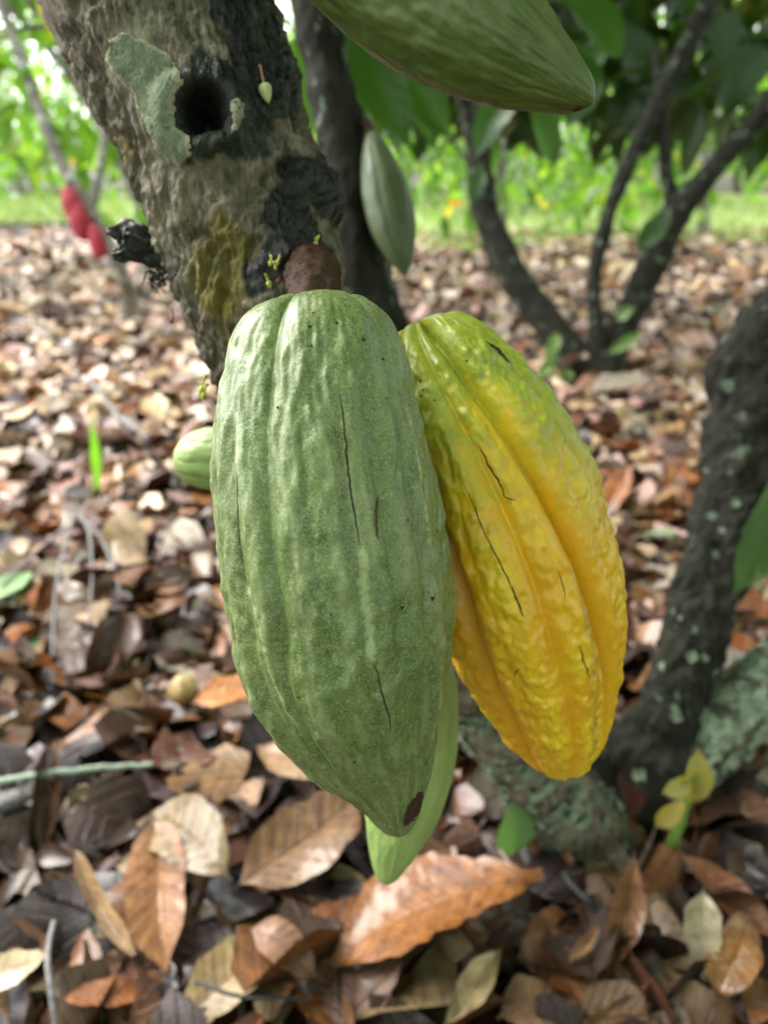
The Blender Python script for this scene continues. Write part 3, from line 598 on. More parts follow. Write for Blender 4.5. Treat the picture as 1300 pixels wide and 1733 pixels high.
strip('crack', g_root, gb, [(632, 1118), (640, 1145), (648, 1180), (658, 1210), (661, 1243)], 5.0, CRACK, 2)
strip('crack', g_root, gb, [(642, 838), (636, 860), (637, 890), (640, 912)], 4.0, CRACK, 3)
strip('crack', g_root, gb, [(401, 800), (402, 860), (406, 920), (416, 985)], 2.4, CRACK, 4)
strip('rotten_hole', g_root, gb, [(713, 1338), (708, 1352), (699, 1370), (691, 1385), (683, 1397)], 22, HOLE, 8, 0.0004, 1.0, 9)
def dot(root, bt, px, py, rpx, mat=CRACK, name='speck'):
    c, n = hit(bt, px, py)
    if c is None: return
    a = unit(np.cross(n, (0.3, 0.2, 0.9))); b = np.cross(n, a); th = np.linspace(0, 2 * np.pi, 9, endpoint=False); rad = rpx * 0.28 / FPX * (1 + 0.3 * np.sin(3 * th + px))
    ring = c + n * 0.0002 + a * (rad * np.cos(th))[:, None] + b * (rad * np.sin(th))[:, None]
    V = np.concatenate([[c + n * 0.0006], ring]); F = np.array([[0, 1 + i, 1 + (i + 1) % 9] for i in range(9)])
    wpart(name, root, V, F, mat)
for px, py, r in ((732, 1013, 4), (681, 1028, 3.2), (648, 608, 2.5), (524, 553, 3), (615, 575, 3.5), (570, 547, 2.5), (527, 585, 2), (740, 900, 2.4), (655, 675, 2), (530, 530, 2), (470, 690, 2), (690, 880, 2), (600, 1290, 2), (505, 1180, 2.2), (560, 1040, 1.8)):
    dot(g_root, gb, px, py, r)
strip('crack', y_root, yb, [(808, 752), (822, 775), (835, 800), (850, 825), (858, 842), (876, 847)], 4.5, CRACK, 11, jit=3)
strip('crack', y_root, yb, [(781, 812), (800, 850), (822, 905), (850, 960), (870, 1005), (884, 1045)], 3.2, CRACK, 12)
strip('crack', y_root, yb, [(866, 990), (875, 1015), (888, 1048)], 4, CRACK, 13)
strip('crack', y_root, yb, [(983, 1090), (985, 1110), (995, 1135), (1000, 1150)], 3.5, CRACK, 14, jit=4)
strip('crack', y_root, yb, [(882, 1130), (873, 1138), (870, 1148)], 3, CRACK, 15)
strip('crack', y_root, yb, [(945, 965), (953, 990), (957, 1015)], 2.4, CRACK, 16)
strip('scar', y_root, yb, [(822, 578), (838, 588), (852, 602), (862, 615)], 8, STALK, 17, 0.0003)
for px, py, r in ((712, 645, 2.5), (714, 670, 2.5), (735, 678, 2.2), (716, 660, 2), (790, 610, 2)): dot(y_root, yb, px, py, r)
strip('rotten_tip', k_root, kb, [(968, 188), (978, 184), (988, 179)], 7, HOLE, 21, 0.0003)

# =================================================================== LEAVES OF THE LIVING TREES
def green_cols(r):
    x = r.rand()
    if x < 0.84: c = np.array((0.050, 0.115, 0.016)) * r.uniform(0.6, 1.3)
    elif x < 0.982: c = np.array((0.12, 0.20, 0.03)) * r.uniform(0.8, 1.2)
    elif x < 0.996: c = np.array((0.30, 0.25, 0.03))
    else: c = np.array((0.30, 0.14, 0.03))
    return c
def leaf_cloud(clusters, per, L0, L1, nu, nv, seed, spread=0.16, tint=1.0):
    r = np.random.RandomState(seed); Vs, Us, Cs, Fs = [], [], [], []; k = 0; bf_ = blade_faces(nu, nv)
    for c, d in clusters:
        for _ in range(per):
            L = r.uniform(L0, L1); dr = unit(np.asarray(d) * 0.5 + r.normal(size=3) * 0.8 + np.array((0, 0, -0.45)))
            bv_, uv = blade(r, L, L * r.uniform(.32, .42), nu, nv, r.uniform(.05, .35), -r.uniform(.3, 1.1), 0.1, .02, .03)
            q = orient(bv_, np.asarray(c) + r.normal(size=3) * spread * np.array((1, 1, .6)), dr, np.array((0, 0, 1.0)) + r.normal(size=3) * .35)
            Vs.append(q); Us.append(uv); Cs.append(np.repeat((green_cols(r) * tint)[None], len(q), 0)); Fs.append(bf_ + k); k += len(q)
    return np.concatenate(Vs), np.concatenate(Fs), np.concatenate(Cs), np.concatenate(Us)
def one_leaf(root, a, b, wid, col, seed, name='leaf', fold=.25, curl=-.5, nrm_=None, nu=12, nv=4, mat=None):
    r = np.random.RandomState(seed); a, b = np.asarray(a), np.asarray(b); L = np.linalg.norm(b - a)
    bv_, uv = blade(r, L, wid, nu, nv, fold, curl, .1, .02, .04)
    n_ = np.array((0, -0.75, 0.65)) if nrm_ is None else nrm_
    v = orient(bv_, a + (b - a) * .3, b - a, n_)
    f = blade_faces(nu, nv)
    return wpart(name, root, v, f, mat or LEAF, np.repeat(np.asarray(col, float)[None], len(v), 0), uv)
DG = (0.026, 0.068, 0.009); MG = (0.055, 0.12, 0.016)
# hand-set leaves of the main tree near the top of the frame and at its right edge
for i, (x0, y0, x1, y1, d, wpx, c) in enumerate([(585, 20, 700, 240, .95, 105, DG), (540, 70, 585, 215, 1.05, 62, MG), (640, 40, 770, 235, 1.05, 80, DG), (700, 60, 745, 250, 1.15, 70, DG), (610, 120, 625, 285, 1.0, 40, MG), (505, 10, 520, 260, 1.1, 60, MG),
        (880, 130, 800, 262, 1.5, 62, DG), (900, 150, 945, 275, 1.6, 60, DG), (950, 60, 1000, 190, 1.5, 75, DG), (1010, 90, 960, 215, 1.7, 60, DG), (1060, 30, 1110, 170, 2.8, 75, DG), (1130, 60, 1180, 220, 2.9, 70, DG), (1250, 10, 1200, 150, 2.8, 80, DG), (860, 20, 930, 110, 1.4, 90, DG), (960, 0, 1060, 90, 1.3, 100, DG), (1130, -20, 1240, 70, 2.8, 95, DG), (1290, 60, 1230, 200, 2.8, 70, DG), (1080, 110, 1040, 240, 2.9, 62, DG), (1010, 30, 1060, 150, 2.9, 70, DG), (900, 60, 870, 190, 2.9, 70, DG), (1200, 120, 1260, 60, 2.9, 70, DG)]):
    one_leaf(tree, P(x0, y0, d), P(x1, y1, d * 1.02), wpx * d / FPX, np.array(c) * (0.8 + 0.05 * (i % 8)), 30 + i)
one_leaf(tree, P(1345, 760, .84), P(1252, 1012, .80), 85 * .82 / FPX, (0.035, 0.085, 0.012), 71, curl=-.3)
# crown of the main tree overhead
cr = np.random.RandomState(5); top = MAIN[0, :3]
cl = []; limbs = []
for k, tgt in enumerate([(-0.55, 0.10, 1.75), (0.1, 0.75, 1.95), (-0.6, 0.95, 1.8), (0.75, 0.9, 1.8), (0.45, 1.4, 1.7), (-0.2, 0.35, 2.1), (0.85, 1.6, 1.9), (1.0, 0.7, 1.7)]):
    s0 = top if k in (0, 2, 5) else (P(415, -260, .74) if k in (1, 4) else P(1420, 180, 1.22)); tgt = np.array(tgt); mid = (s0 + tgt) / 2 + np.array((0, 0, .12))
    limbs.append(sweep([s0, mid, tgt], .022 if k else .03, .006, 14, 8))
    for j in range(20):
        u = cr.uniform(.45, 1.15); cl.append((s0 * (1 - u) + tgt * u + cr.normal(size=3) * np.array((.3, .3, .14)), tgt - s0))
v, f = join(limbs); wpart('branch', tree, v, f, BARK_DARK, np.zeros((len(v), 3)))
cl += [((cr.uniform(-1.4, 1.5), cr.uniform(-.9, 1.9), cr.uniform(1.75, 2.4)), (cr.normal(), cr.normal(), -.2)) for _ in range(130)]  # extra unseen clusters added overhead to shade the foreground
def off_sun(c):                     # leaf clusters left out along the sun line to light pods and left litter
    q = np.asarray(c, float) - np.array((-.03, .28, .66)); s_ = np.array(sdir); return np.linalg.norm(q - (q @ s_) * s_) > .30 and not (c[0] < -.55 and c[1] > .2)
cl = [e for e in cl if off_sun(e[0])]
v, f, c, u = leaf_cloud(cl, 5, .18, .30, 5, 2, 12)
wpart('crown', tree, v, f, LEAF, c, u)

# ------------------------------------------------------------------ second tree, 2.7 m away, with forked dark stems
mbase = G(1005, 662); mid_tree = empty('cocoa_tree', mbase, 'dark forked cocoa tree standing in the litter behind the yellow pod', 'tree', 'cocoa trees of the plantation')
def mstem(rows, seed, name='stem', mat=None):
    pth = pxpath(rows); v, f, *_ = tube(pth, 24, 70, lambda p, t, h, r: 0.007 * fbm(p * 9 + seed, 3) + 0.004 * fbm(p * 40 + seed, 2))
    return wpart(name, mid_tree, v, f, mat or BARK_DARK, np.zeros((len(v), 3)))
mstem([(1012, 690, 2.78, 60), (1000, 655, 2.77, 46), (985, 625, 2.76, 36), (930, 552, 2.75, 27), (870, 470, 2.75, 26), (832, 390, 2.75, 24), (812, 300, 2.75, 22), (806, 200, 2.75, 20), (800, 90, 2.75, 18), (785, -80, 2.8, 15)], 1)
mstem([(815, 320, 2.75, 16), (800, 250, 2.73, 11), (782, 180, 2.72, 9), (765, 80, 2.7, 9), (750, -50, 2.7, 8)], 2)
mstem([(1020, 660, 2.74, 24), (1018, 610, 2.72, 17), (1006, 520, 2.66, 13), (1010, 440, 2.62, 12), (1040, 335, 2.6, 12), (1082, 240, 2.6, 14), (1130, 140, 2.6, 16), (1180, 45, 2.6, 17), (1230, -60, 2.6, 16)], 3)
mstem([(1015, 670, 2.78, 44), (1028, 610, 2.75, 30), (1062, 540, 2.7, 23), (1108, 435, 2.65, 26), (1140, 368, 2.6, 26), (1190, 308, 2.58, 19), (1250, 242, 2.55, 16), (1315, 160, 2.5, 17), (1400, 40, 2.5, 16)], 4)
mstem([(1142, 375, 2.62, 18), (1134, 320, 2.62, 12), (1126, 260, 2.62, 10), (1121, 200, 2.62, 9), (1110, 90, 2.65, 8)], 5)
one_leaf(mid_tree, P(1135, 350, 2.5), P(1078, 425, 2.48), 40 * 2.5 / FPX, DG, 81)
one_leaf(mid_tree, P(815, 270, 2.68), P(798, 345, 2.66), 30 * 2.7 / FPX, DG, 82)
for i, (x0, y0, x1, y1) in enumerate([(1030, 600, 1085, 560), (940, 600, 915, 640), (945, 560, 925, 610), (960, 620, 955, 660), (1040, 540, 1075, 520)]):
    one_leaf(mid_tree, P(x0, y0, 2.65), P(x1, y1, 2.6), 24 * 2.6 / FPX, (0.09, 0.17, 0.03), 90 + i)
cr = np.random.RandomState(9); cl = []
for k in range(220):
    px, py, d = cr.uniform(560, 1420), cr.uniform(-330, 185), cr.uniform(2.75, 4.0)
    if cr.rand() < .15: py = cr.uniform(150, 215)
    c = P(px, py, d); cl.append((c, (cr.normal(), cr.normal(), -.3)))
for k in range(70): cl.append((P(cr.uniform(560, 1500), cr.uniform(-800, -300), cr.uniform(1.8, 3.4)), (cr.normal(), cr.normal(), -.3)))  # unseen upper clusters added to shade the leaves below
v, f, c, u = leaf_cloud(cl, 7, .17, .28, 6, 2, 21, .12, .62); wpart('crown', mid_tree, v, f, LEAF, c, u)  # leaf tint lowered to stand in for shade under the canopy

# ------------------------------------------------------------------ the rows of trees beyond
def far_tree_parts(seed, h, low, spread, ncl, per, L):
    r = np.random.RandomState(seed); tubes = []; cl = []
    fork = np.array((r.normal(0, .06), r.normal(0, .06), r.uniform(.18, .4) * h * .5))
    tubes.append(sweep([(0, 0, -.05), fork * .5 + np.array((.02, 0, 0)), fork], .075, .06, 10, 10))
    for k in range(r.randint(3, 5)):
        a = r.uniform(0, 6.28); rad = r.uniform(.5, 1.0) * spread; tip = np.array((math.cos(a) * rad, math.sin(a) * rad, h * r.uniform(.75, 1)))
        m = fork + (tip - fork) * .5 + np.array((-math.cos(a), -math.sin(a), .4)) * .12 * spread
        tubes.append(sweep([fork - (0, 0, .02), m, tip], .045, .014, 14, 8))
        for _ in range(2):
            tp = m + r.normal(size=3) * np.array((.5, .5, .3)) * spread * .8; tubes.append(sweep([m, (m + tp) / 2 + (0, 0, .05), tp], .02, .007, 8, 6))
    for _ in range(ncl):
        a = r.uniform(0, 6.28); q = math.sqrt(r.uniform(.08, 1)) * spread; z = low + (h * 1.05 - low) * r.beta(1.1, 1.3)
        cl.append(((math.cos(a) * q, math.sin(a) * q, z), (math.cos(a), math.sin(a), -.2)))
    tv_, tf = join(tubes); v, f, c, u = leaf_cloud(cl, per, L * .75, L * 1.2, 4, 1, seed + 100, .17, np.array((1.9, 1.6, 1.5)))  # leaf tint raised so the far crowns look brightly lit
    tm = mesh('trunk', tv_, tf, np.zeros((len(tv_), 3))); cm = mesh('crown', v, f, c, u); tm.materials.append(BARK_FAR); cm.materials.append(LEAF_FAR_BRIGHT)
    return tm, cm
protos = [far_tree_parts(40 + i, h, lo, sp_, n, p, .24) for i, (h, lo, sp_, n, p) in enumerate([(2.6, .35, 1.5, 95, 7), (2.9, .30, 1.7, 105, 7), (2.3, .25, 1.5, 95, 7)])]
def plant(k, x, y, rz, s, label, group='cocoa trees of the plantation'):
    o = empty('cocoa_tree', (x, y, 0), label, 'tree', group); o.rotation_euler = (0, 0, rz); o.scale = (s, s, s)
    put('trunk', protos[k][0], None, o); put('crown', protos[k][1], None, o); return o
g = G(222, 488); ta = plant(0, g[0] - .05, g[1] + .6, 2.2, 1.0, 'pale lichened cocoa tree nearest behind the left side of the trunk')
g = G(20, 352); plant(1, g[0], g[1] - 2.0, 0.6, 1.0, 'slender forked cocoa tree at the far left edge beside bright grass')
g = G(862, 432); plant(2, g[0], g[1] + .5, 4.0, 0.95, 'thin forked cocoa tree seen through the stems of the dark forked tree, left')
g = G(1245, 425); plant(1, g[0], g[1] + .8, 5.2, 0.95, 'thin pale cocoa tree behind the dark forked tree at the right')
fr = random.Random(8); i = 0
for row, (yy, step) in enumerate(((15.5, 2.7), (19.5, 3.2), (25, 4.0), (33, 5.5))):
    x = -yy * .95
    while x < yy * .98:
        k = fr.randrange(3)
        plant(k, x + fr.uniform(-.5, .5), yy + fr.uniform(-.8, .8), fr.uniform(0, 6.28), fr.uniform(1.0, 1.3) * (1 + .12 * row), 'leafy green cocoa tree in the far rows beyond the grass strip', 'cocoa trees in the far rows'); x += step
for k_, x_, y_, rz_, lab_ in ((2, -2.3, 11.5, .4, 'slender cocoa tree on the grass seen left of the main trunk'), (1, 0.35, 12.5, 1.3, 'slender cocoa tree on the grass seen just right of the hanging grey-green pod'), (2, 2.2, 11.0, 2.9, 'slender cocoa tree on the grass seen between the limbs of the dark forked tree'), (0, 4.6, 12.0, 4.4, 'slender cocoa tree on the grass at the right edge')):
    plant(k_, x_, y_, rz_, .85, lab_)
for i_, (x_, y_, rz_, lab_) in enumerate([(-1.9, -1.7, 1.0, 'unseen cocoa tree added behind the viewpoint to the left, outside the picture'), (0.2, -2.1, 2.0, 'unseen cocoa tree added straight behind the viewpoint, outside the picture'), (2.2, -1.5, 3.1, 'unseen cocoa tree added behind the viewpoint to the right, outside the picture'), (2.6, 0.4, 4.2, 'unseen cocoa tree added just to the right of the viewpoint, outside the picture'), (3.6, 2.2, 5.0, 'unseen cocoa tree added to the right of the main tree, outside the picture')]):
    plant(i_ % 2, x_, y_, rz_, 1.2, lab_)  # unseen trees added to cut frontal light on pods and stems
# red pods low on the left-hand tree
RP = 'red pods on the far tree'
for i, (rows, lab) in enumerate([([(112, 315, 0), (114, 322, 10), (121, 345, 17), (127, 368, 13), (130, 380, 0)], 'dull red cocoa pod, uppermost of the three red ones at left'), ([(126, 338, 0), (128, 346, 12), (135, 375, 18), (140, 398, 13), (142, 408, 0)], 'bright crimson cocoa pod, middle one of the three red ones at left'), ([(153, 378, 0), (155, 385, 9), (163, 408, 14), (169, 430, 11), (171, 438, 0)], 'purplish red cocoa pod, lowest of the three red ones at left')]):
    d = 3.0; pod('cocoa_pod', [(a, b, d, h) for a, b, h in rows], RED_POD, lab, RP, 50, 50, [(a, .06, 9) for a in range(-160, 180, 36)], .001, 20 + i, stalk=[[*P(rows[0][0] + 6, rows[0][1] - 14, d + .05), .008], [*P(rows[0][0] + 1, rows[0][1] + 2, d), .007]])
rb = empty('red_pod_branch', P(60, 200, 3.1), 'pale slanting cocoa stem carrying the red pods at left', 'tree', 'cocoa trees of the plantation')
v, f, *_ = lumpy(pxpath([(-40, -120, 3.2, 8), (20, 60, 3.15, 9), (60, 170, 3.1, 9), (105, 280, 3.06, 10), (150, 355, 3.06, 12), (190, 430, 3.1, 12), (214, 480, 3.2, 13), (220, 525, 3.3, 17)]), 16, 60, .3, 14, 3); wpart('trunk', rb, v, f, BARK_FAR, np.zeros((len(v), 3)))
v, f, *_ = lumpy(pxpath([(152, 358, 3.06, 9), (168, 290, 3.1, 7), (180, 200, 3.15, 7), (215, 60, 3.2, 9), (240, -80, 3.2, 8)]), 14, 40, .3, 14, 6); wpart('stem', rb, v, f, BARK_FAR, np.zeros((len(v), 3)))
cr = np.random.RandomState(19); cl = []
for k in range(40):
    cl.append((P(cr.uniform(-260, 230), cr.uniform(-330, 110), cr.uniform(2.7, 4.6)), (cr.normal(), cr.normal(), -.3)))
v, f, c, u = leaf_cloud(cl, 6, .15, .25, 6, 2, 23, .12); wpart('crown', rb, v, f, LEAF, c * 1.25, u)

# =================================================================== LEAF LITTER
PAL = [((.32, .18, .075), 'tan'), ((.31, .115, .022), 'orange-brown'), ((.080, .034, .016), 'dark brown'), ((.040, .018, .018), 'purplish dark'), ((.45, .345, .20), 'pale beige'), ((.20, .105, .052), 'brown'), ((.26, .22, .175), 'greyish'), ((.21, .085, .05), 'reddish brown'), ((.46, .32, .28), 'pinkish beige'), ((.56, .48, .42), 'very pale')]
PWN = np.array([.13, .15, .24, .19, .07, .14, .03, .09, .02, .02]); PWF = np.array([.10, .05, .08, .08, .17, .08, .10, .07, .26, .20]); PWN /= PWN.sum(); PWF /= PWF.sum()  # far mix leans pale and pinkish, standing in for grazing glare
def near_dark(y): return .50 + .78 * float(np.clip((y - .6) / 1.9, 0, 1))   # the litter close by is soaked; farther out, paler colour stands in for wet glare
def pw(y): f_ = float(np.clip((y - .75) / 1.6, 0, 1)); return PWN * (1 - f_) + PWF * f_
lr = np.random.RandomState(77)
def ground_leaf(r, x, y, L, W, nu, nv, u0=0.0, u1=1.0, zoff=None, steep=.35, pal=None):
    bv_, uv = blade(r, L, W, nu, nv, r.uniform(-.15, .7), r.normal(0, .9), r.normal(.2, .5), r.uniform(.01, .05), r.uniform(.02, .08), r.normal(0, .7), u0, u1, .05)
    a = r.uniform(0, 6.28); tl = r.normal(0, steep * .6)
    d = np.array((math.cos(a), math.sin(a), math.tan(np.clip(tl, -.8, .8)))); n = np.array((r.normal(0, steep), r.normal(0, steep), 1.0 if r.rand() < .6 else -1.0))
    v = orient(bv_, np.zeros(3), d, n); zmin = v[:, 2].min()
    z0 = float(gz(np.array([x]), np.array([y]))[0]) + (r.uniform(0, .022) if zoff is None else zoff)
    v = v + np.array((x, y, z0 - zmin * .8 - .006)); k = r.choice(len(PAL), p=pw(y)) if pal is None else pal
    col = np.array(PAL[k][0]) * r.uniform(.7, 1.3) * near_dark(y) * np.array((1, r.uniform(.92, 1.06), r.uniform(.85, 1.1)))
    return v, uv, col, k
def project(p):
    q = np.asarray(p) - CAM; dz = q @ FW; return 650 + FPX * (q @ RT) / dz, 866.5 - FPX * (q @ UP) / dz, dz
cand, small = [], []
POOL = []
def pooled(r, x, y, z0, nu, nv):
    if len(POOL) < 300:
        L = r.uniform(.08, .21); W = L * r.uniform(.36, .6); u0 = r.uniform(0, .4); u1 = u0 + r.uniform(.35, .6)
        v, uv, c_, k_ = ground_leaf(r, 0.0, 0.0, L, W, nu, nv, u0, u1, 0.0, .38); POOL.append((v - v.mean(0) * (1, 1, 0), uv)); j = len(POOL) - 1
    else: j = r.randint(len(POOL))
    v, uv = POOL[j]; a = r.uniform(0, 6.28); ca, sa = math.cos(a), math.sin(a); sc = r.uniform(.75, 1.15)
    v = np.column_stack([(v[:, 0] * ca - v[:, 1] * sa) * sc + x, (v[:, 0] * sa + v[:, 1] * ca) * sc + y, v[:, 2] * sc + z0])
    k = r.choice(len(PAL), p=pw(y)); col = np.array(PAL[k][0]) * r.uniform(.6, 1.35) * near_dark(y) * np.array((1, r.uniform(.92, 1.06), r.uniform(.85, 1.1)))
    return v, uv, col, k
def band(y0, y1, dens, Lr, nu, nv, bucket, frag, zmax):
    n = int((y1 - y0) * (1.84 * (y0 + y1) / 2 + 1.8) * dens)
    for _ in range(n):
        y = lr.uniform(y0, y1); x = lr.uniform(-1, 1) * (.92 * y + .9)
        L = lr.uniform(*Lr); W = L * lr.uniform(.32, .5); u0, u1 = 0.0, 1.0
        if frag:
            zf = lr.uniform(0, zmax); v, uv, col, k = pooled(lr, x, y, float(0.018 * math.sin(x * 5 + 1) * math.sin(y * 4)) + zf, 4, 1); bucket.append((v, uv, col, k, 4, 1, L, x, y)); continue
        v, uv, col, k = ground_leaf(lr, x, y, L, W, nu, nv, u0, u1, lr.uniform(0, zmax), .55 if frag else .32)
        bucket.append((v, uv, col, k, nu, nv, L, x, y))
band(.15, 1.6, 200, (.08, .19), 12, 3, cand, False, .022)
band(.15, 1.6, 1500, (.06, .15), 3, 1, small, True, .040)
band(1.6, 3.4, 90, (.09, .17), 5, 2, cand, False, .022)
band(1.6, 3.4, 900, (.08, .17), 3, 1, small, True, .036)
band(3.4, 8.2, 270, (.10, .22), 3, 1, small, True, .03)
# keep litter out of the standing stems
def clear(e): return True
scored = []
for e in cand:
    px, py, dz = project(e[0]); inside = (px > 0) & (px < 1300) & (py > 0) & (py < 1733) & (dz > .05)
    area = (px.max() - px.min()) * (py.max() - py.min()) * inside.mean(); hid = 0
    cx, cy = px.mean(), py.mean()
    if 370 < cx < 760 and cy < 1330: hid = 1
    if 760 <= cx < 1050 and cy < 1240: hid = 1
    scored.append(area * (0.15 if hid else 1) * (0.6 + 20 * max(0, e[0][:, 2].mean())))
order = np.argsort(scored)[::-1]; SINGLE = set(order[:255].tolist())
ZONE = [(0, 380, 430, 900, 'left of the trunk'), (0, 380, 900, 1180, 'left of the big green pod'), (0, 300, 1180, 1400, 'near the mossy green twig'), (0, 300, 1400, 1733, 'beside the folded orange leaf'), (300, 620, 1180, 1500, 'under the big green pod'), (300, 620, 1500, 1733, 'left of the big orange leaf'),
        (620, 900, 1180, 1500, 'under the pale pod tip'), (620, 900, 1500, 1733, 'around the big orange leaf'), (900, 1300, 1480, 1733, 'below the lichened stems'), (1050, 1300, 1200, 1480, 'beside the yellowing seedling'), (900, 1300, 640, 1200, 'right of the yellow pod'), (640, 1300, 380, 640, 'near the dark forked tree')]
def zone(px, py):
    for a, b, c, d, s in ZONE:
        if a <= px < b and c <= py < d: return s
    return 'half hidden behind the pods'
def stuffmesh(name, lst, label):
    V, U, C, F3, k = [], [], [], [], 0
    for v, uv, col, kk, nu, nv, L, x, y in lst:
        V.append(v); U.append(uv); C.append(np.repeat(col[None], len(v), 0)); F3.append(blade_faces(nu, nv) + k); k += len(v)
    o = put(name, mesh(name, np.concatenate(V), np.concatenate(F3), np.concatenate(C), np.concatenate(U)), DEAD); tag(o, label, 'leaf litter', kind='stuff'); return o
stuffmesh('leaf_litter', small + [e for i, e in enumerate(cand) if i not in SINGLE], 'brown carpet of crumbled dry cocoa leaves covering the ground')
singles = []
for i in order[:255]:
    v, uv, col, k, nu, nv, L, x, y = cand[i]; px, py, dz = project(v); o0 = v.mean(0)
    me = mesh('dry_leaf', v - o0, blade_faces(nu, nv), np.repeat(col[None], len(v), 0), uv); o = put('dry_leaf', me, DEAD, None, o0)
    h = v[:, 2].max() - v[:, 2].min(); shape = 'curled' if h > .05 else 'flat'; size = 'large' if L > .165 else ('small' if L < .115 else 'medium')
    singles.append((o, '%s %s %s leaf %s' % (size, shape, PAL[k][1], zone(px.mean(), py.mean())), px.mean()))
NUM = 'one two three four five six seven eight nine ten eleven twelve'.split(); ORD = 'first second third fourth fifth sixth seventh eighth ninth tenth eleventh twelfth'.split()
for lab in sorted({e[1] for e in singles}):
    same = sorted((e for e in singles if e[1] == lab), key=lambda e: e[2])
    for q_, e in enumerate(same):
        tag(e[0], lab if len(same) == 1 or len(same) > 12 else '%s, %s of %s from left' % (lab, ORD[q_], NUM[len(same) - 1]), 'dry leaf', 'dry leaves scattered on the ground')

# leaves that can be named one by one
def hero(label, a, b, wpx, col, seed, za=.035, zb=.035, fold=.2, curl=.3, cup=.1, roll=0.0, wave=.02, vein=.07, twist=0.0, u0=0., u1=1., name='dry_leaf', mat=None, cat='dry leaf', up=1.0, grp='dry leaves scattered on the ground', pet=.07):
    r = np.random.RandomState(seed); A, Bp = G(*a, za + .014), G(*b, zb + .014); L = np.linalg.norm(Bp - A) / (u1 - u0)
    dep = ((A + Bp) / 2 - CAM) @ FW; W = wpx * dep / FPX
    col = np.asarray(col, float) * (.72 if mat is None else 1.0)
    bv_, uv = blade(r, L, W, 24, 7, fold, curl, cup, wave, vein, twist, u0, u1, pet)
    org = (A + Bp) / 2; d = Bp - A; side = np.cross((0, 0, 1.0), unit(d)); n = np.array((0, 0, up)) + side * roll
    bv_[:, 0] -= (bv_[:, 0].max() + bv_[:, 0].min()) / 2; bv_[:, 2] -= bv_[:, 2].min() if up > 0 else bv_[:, 2].max()
    v = orient(bv_, org, d, n); o = put(name, mesh(name, v - org, blade_faces(24, 7), np.repeat(np.asarray(col, float)[None], len(v), 0), uv), mat or DEAD, None, org)
    return tag(o, label, cat, grp)
hero('big glossy orange-brown leaf lying at the bottom under the pods', (925, 1510), (560, 1645), 215, (.27, .105, .022), 1, .08, .05, .10, -.5, .25, -.35, vein=.10)
hero('narrow brown leaf tucked under the big glossy orange leaf', (610, 1690), (870, 1712), 70, (.24, .095, .035), 2, .03, .03, .3, .4)
hero('pale straw-coloured strip of leaf pointing up at the bottom', (745, 1740), (855, 1608), 60, (.50, .40, .22), 3, .05, .07, .5, .1)
hero('folded orange leaf standing upright at the lower left, crease down its middle', (255, 1385), (292, 1650), 120, (.34, .16, .06), 4, .07, .04, .55, -.25, -.1, -.1, vein=.08)
hero('olive-tan veined leaf above the folded orange leaf', (405, 1505), (258, 1368), 112, (.24, .17, .075), 5, .06, .07, .1, -.7, .1, .3)
hero('glossy brown leaf with a bent stalk left of the pale pod tip', (372, 1535), (615, 1345), 135, (.24, .135, .065), 6, .05, .06, .15, -.3, .2, -.25, vein=.1, pet=.14)
hero('tan leaf poking out from behind the left of the big green pod', (620, 1345), (432, 1262), 95, (.34, .215, .115), 7, .05, .05, .2, -.4)
hero('vivid orange leaf left of the big green pod near a round fruit', (325, 1205), (470, 1168), 75, (.50, .19, .025), 8, .05, .06, .2, -.6)
hero('long narrow tan leaf leaning left of the folded orange leaf', (118, 1425), (238, 1648), 55, (.36, .235, .11), 9, .06, .04, .9, .2)
hero('whitish pale leaf at the lower left edge', (-60, 1672), (88, 1615), 62, (.52, .43, .27), 10, .05, .05, .15, .2)
hero('small orange leaf lying at the bottom left edge', (105, 1700), (250, 1690), 52, (.36, .13, .035), 11, .03, .03, .3, -.7)
hero('pale khaki leaf creased lengthwise at the bottom centre left', (300, 1760), (470, 1590), 120, (.37, .28, .14), 12, .03, .05, .3, -.2, .2)
hero('curled pinkish brown leaf above the khaki leaf', (410, 1600), (545, 1660), 70, (.33, .19, .125), 13, .05, .05, .1, -1.7, .3)
hero('reddish brown leaf hanging upright below the lichened base', (1075, 1440), (1035, 1650), 75, (.27, .125, .05), 14, .12, .04, .7, .3)
hero('pale grey-cream leaf standing at the lower right', (1185, 1505), (1190, 1668), 66, (.46, .41, .27), 15, .08, .05, .3, -.5)
hero('broad tan leaf with dark midrib at the bottom right', (1135, 1510), (1070, 1760), 160, (.31, .205, .12), 16, .04, .03, .1, .3, .1, .2)
hero('torn ochre leaf near the right bottom corner', (1262, 1545), (1215, 1710), 80, (.37, .185, .055), 17, .07, .05, .3, -.4, wave=.05)
hero('wet reddish brown leaf slanting at the right edge', (1145, 1445), (1330, 1600), 75, (.26, .10, .045), 18, .06, .05, .3, .2)
hero('orange crumpled leaf at the right bottom corner edge', (1190, 1725), (1340, 1690), 90, (.36, .16, .05), 19, .03, .04, .1, -.4, wave=.06)
hero('brown pinkish leaf right of the pale pod tip', (765, 1290), (840, 1318), 70, (.36, .175, .10), 20, .03, .03, .1, -.2)
hero('dark red-brown leaf leaning on the tree base under the yellow pod', (1060, 1400), (1045, 1310), 60, (.14, .05, .03), 21, .05, .16, .4, -.3)
hero('thin dry curled leaf strip above the broad tan leaf', (1015, 1560), (965, 1640), 26, (.34, .19, .085), 22, .07, .05, .6, .8)
hero('large pale grey leaf lying at the foot of the dark forked tree', (985, 700), (1125, 655), 75, (.34, .30, .25), 23, .05, .06, .0, -.7)
hero('cream shrivelled leaf beside the lower right edge', (1300, 1330), (1260, 1400), 34, (.45, .36, .18), 24, .05, .05, .3, .5)
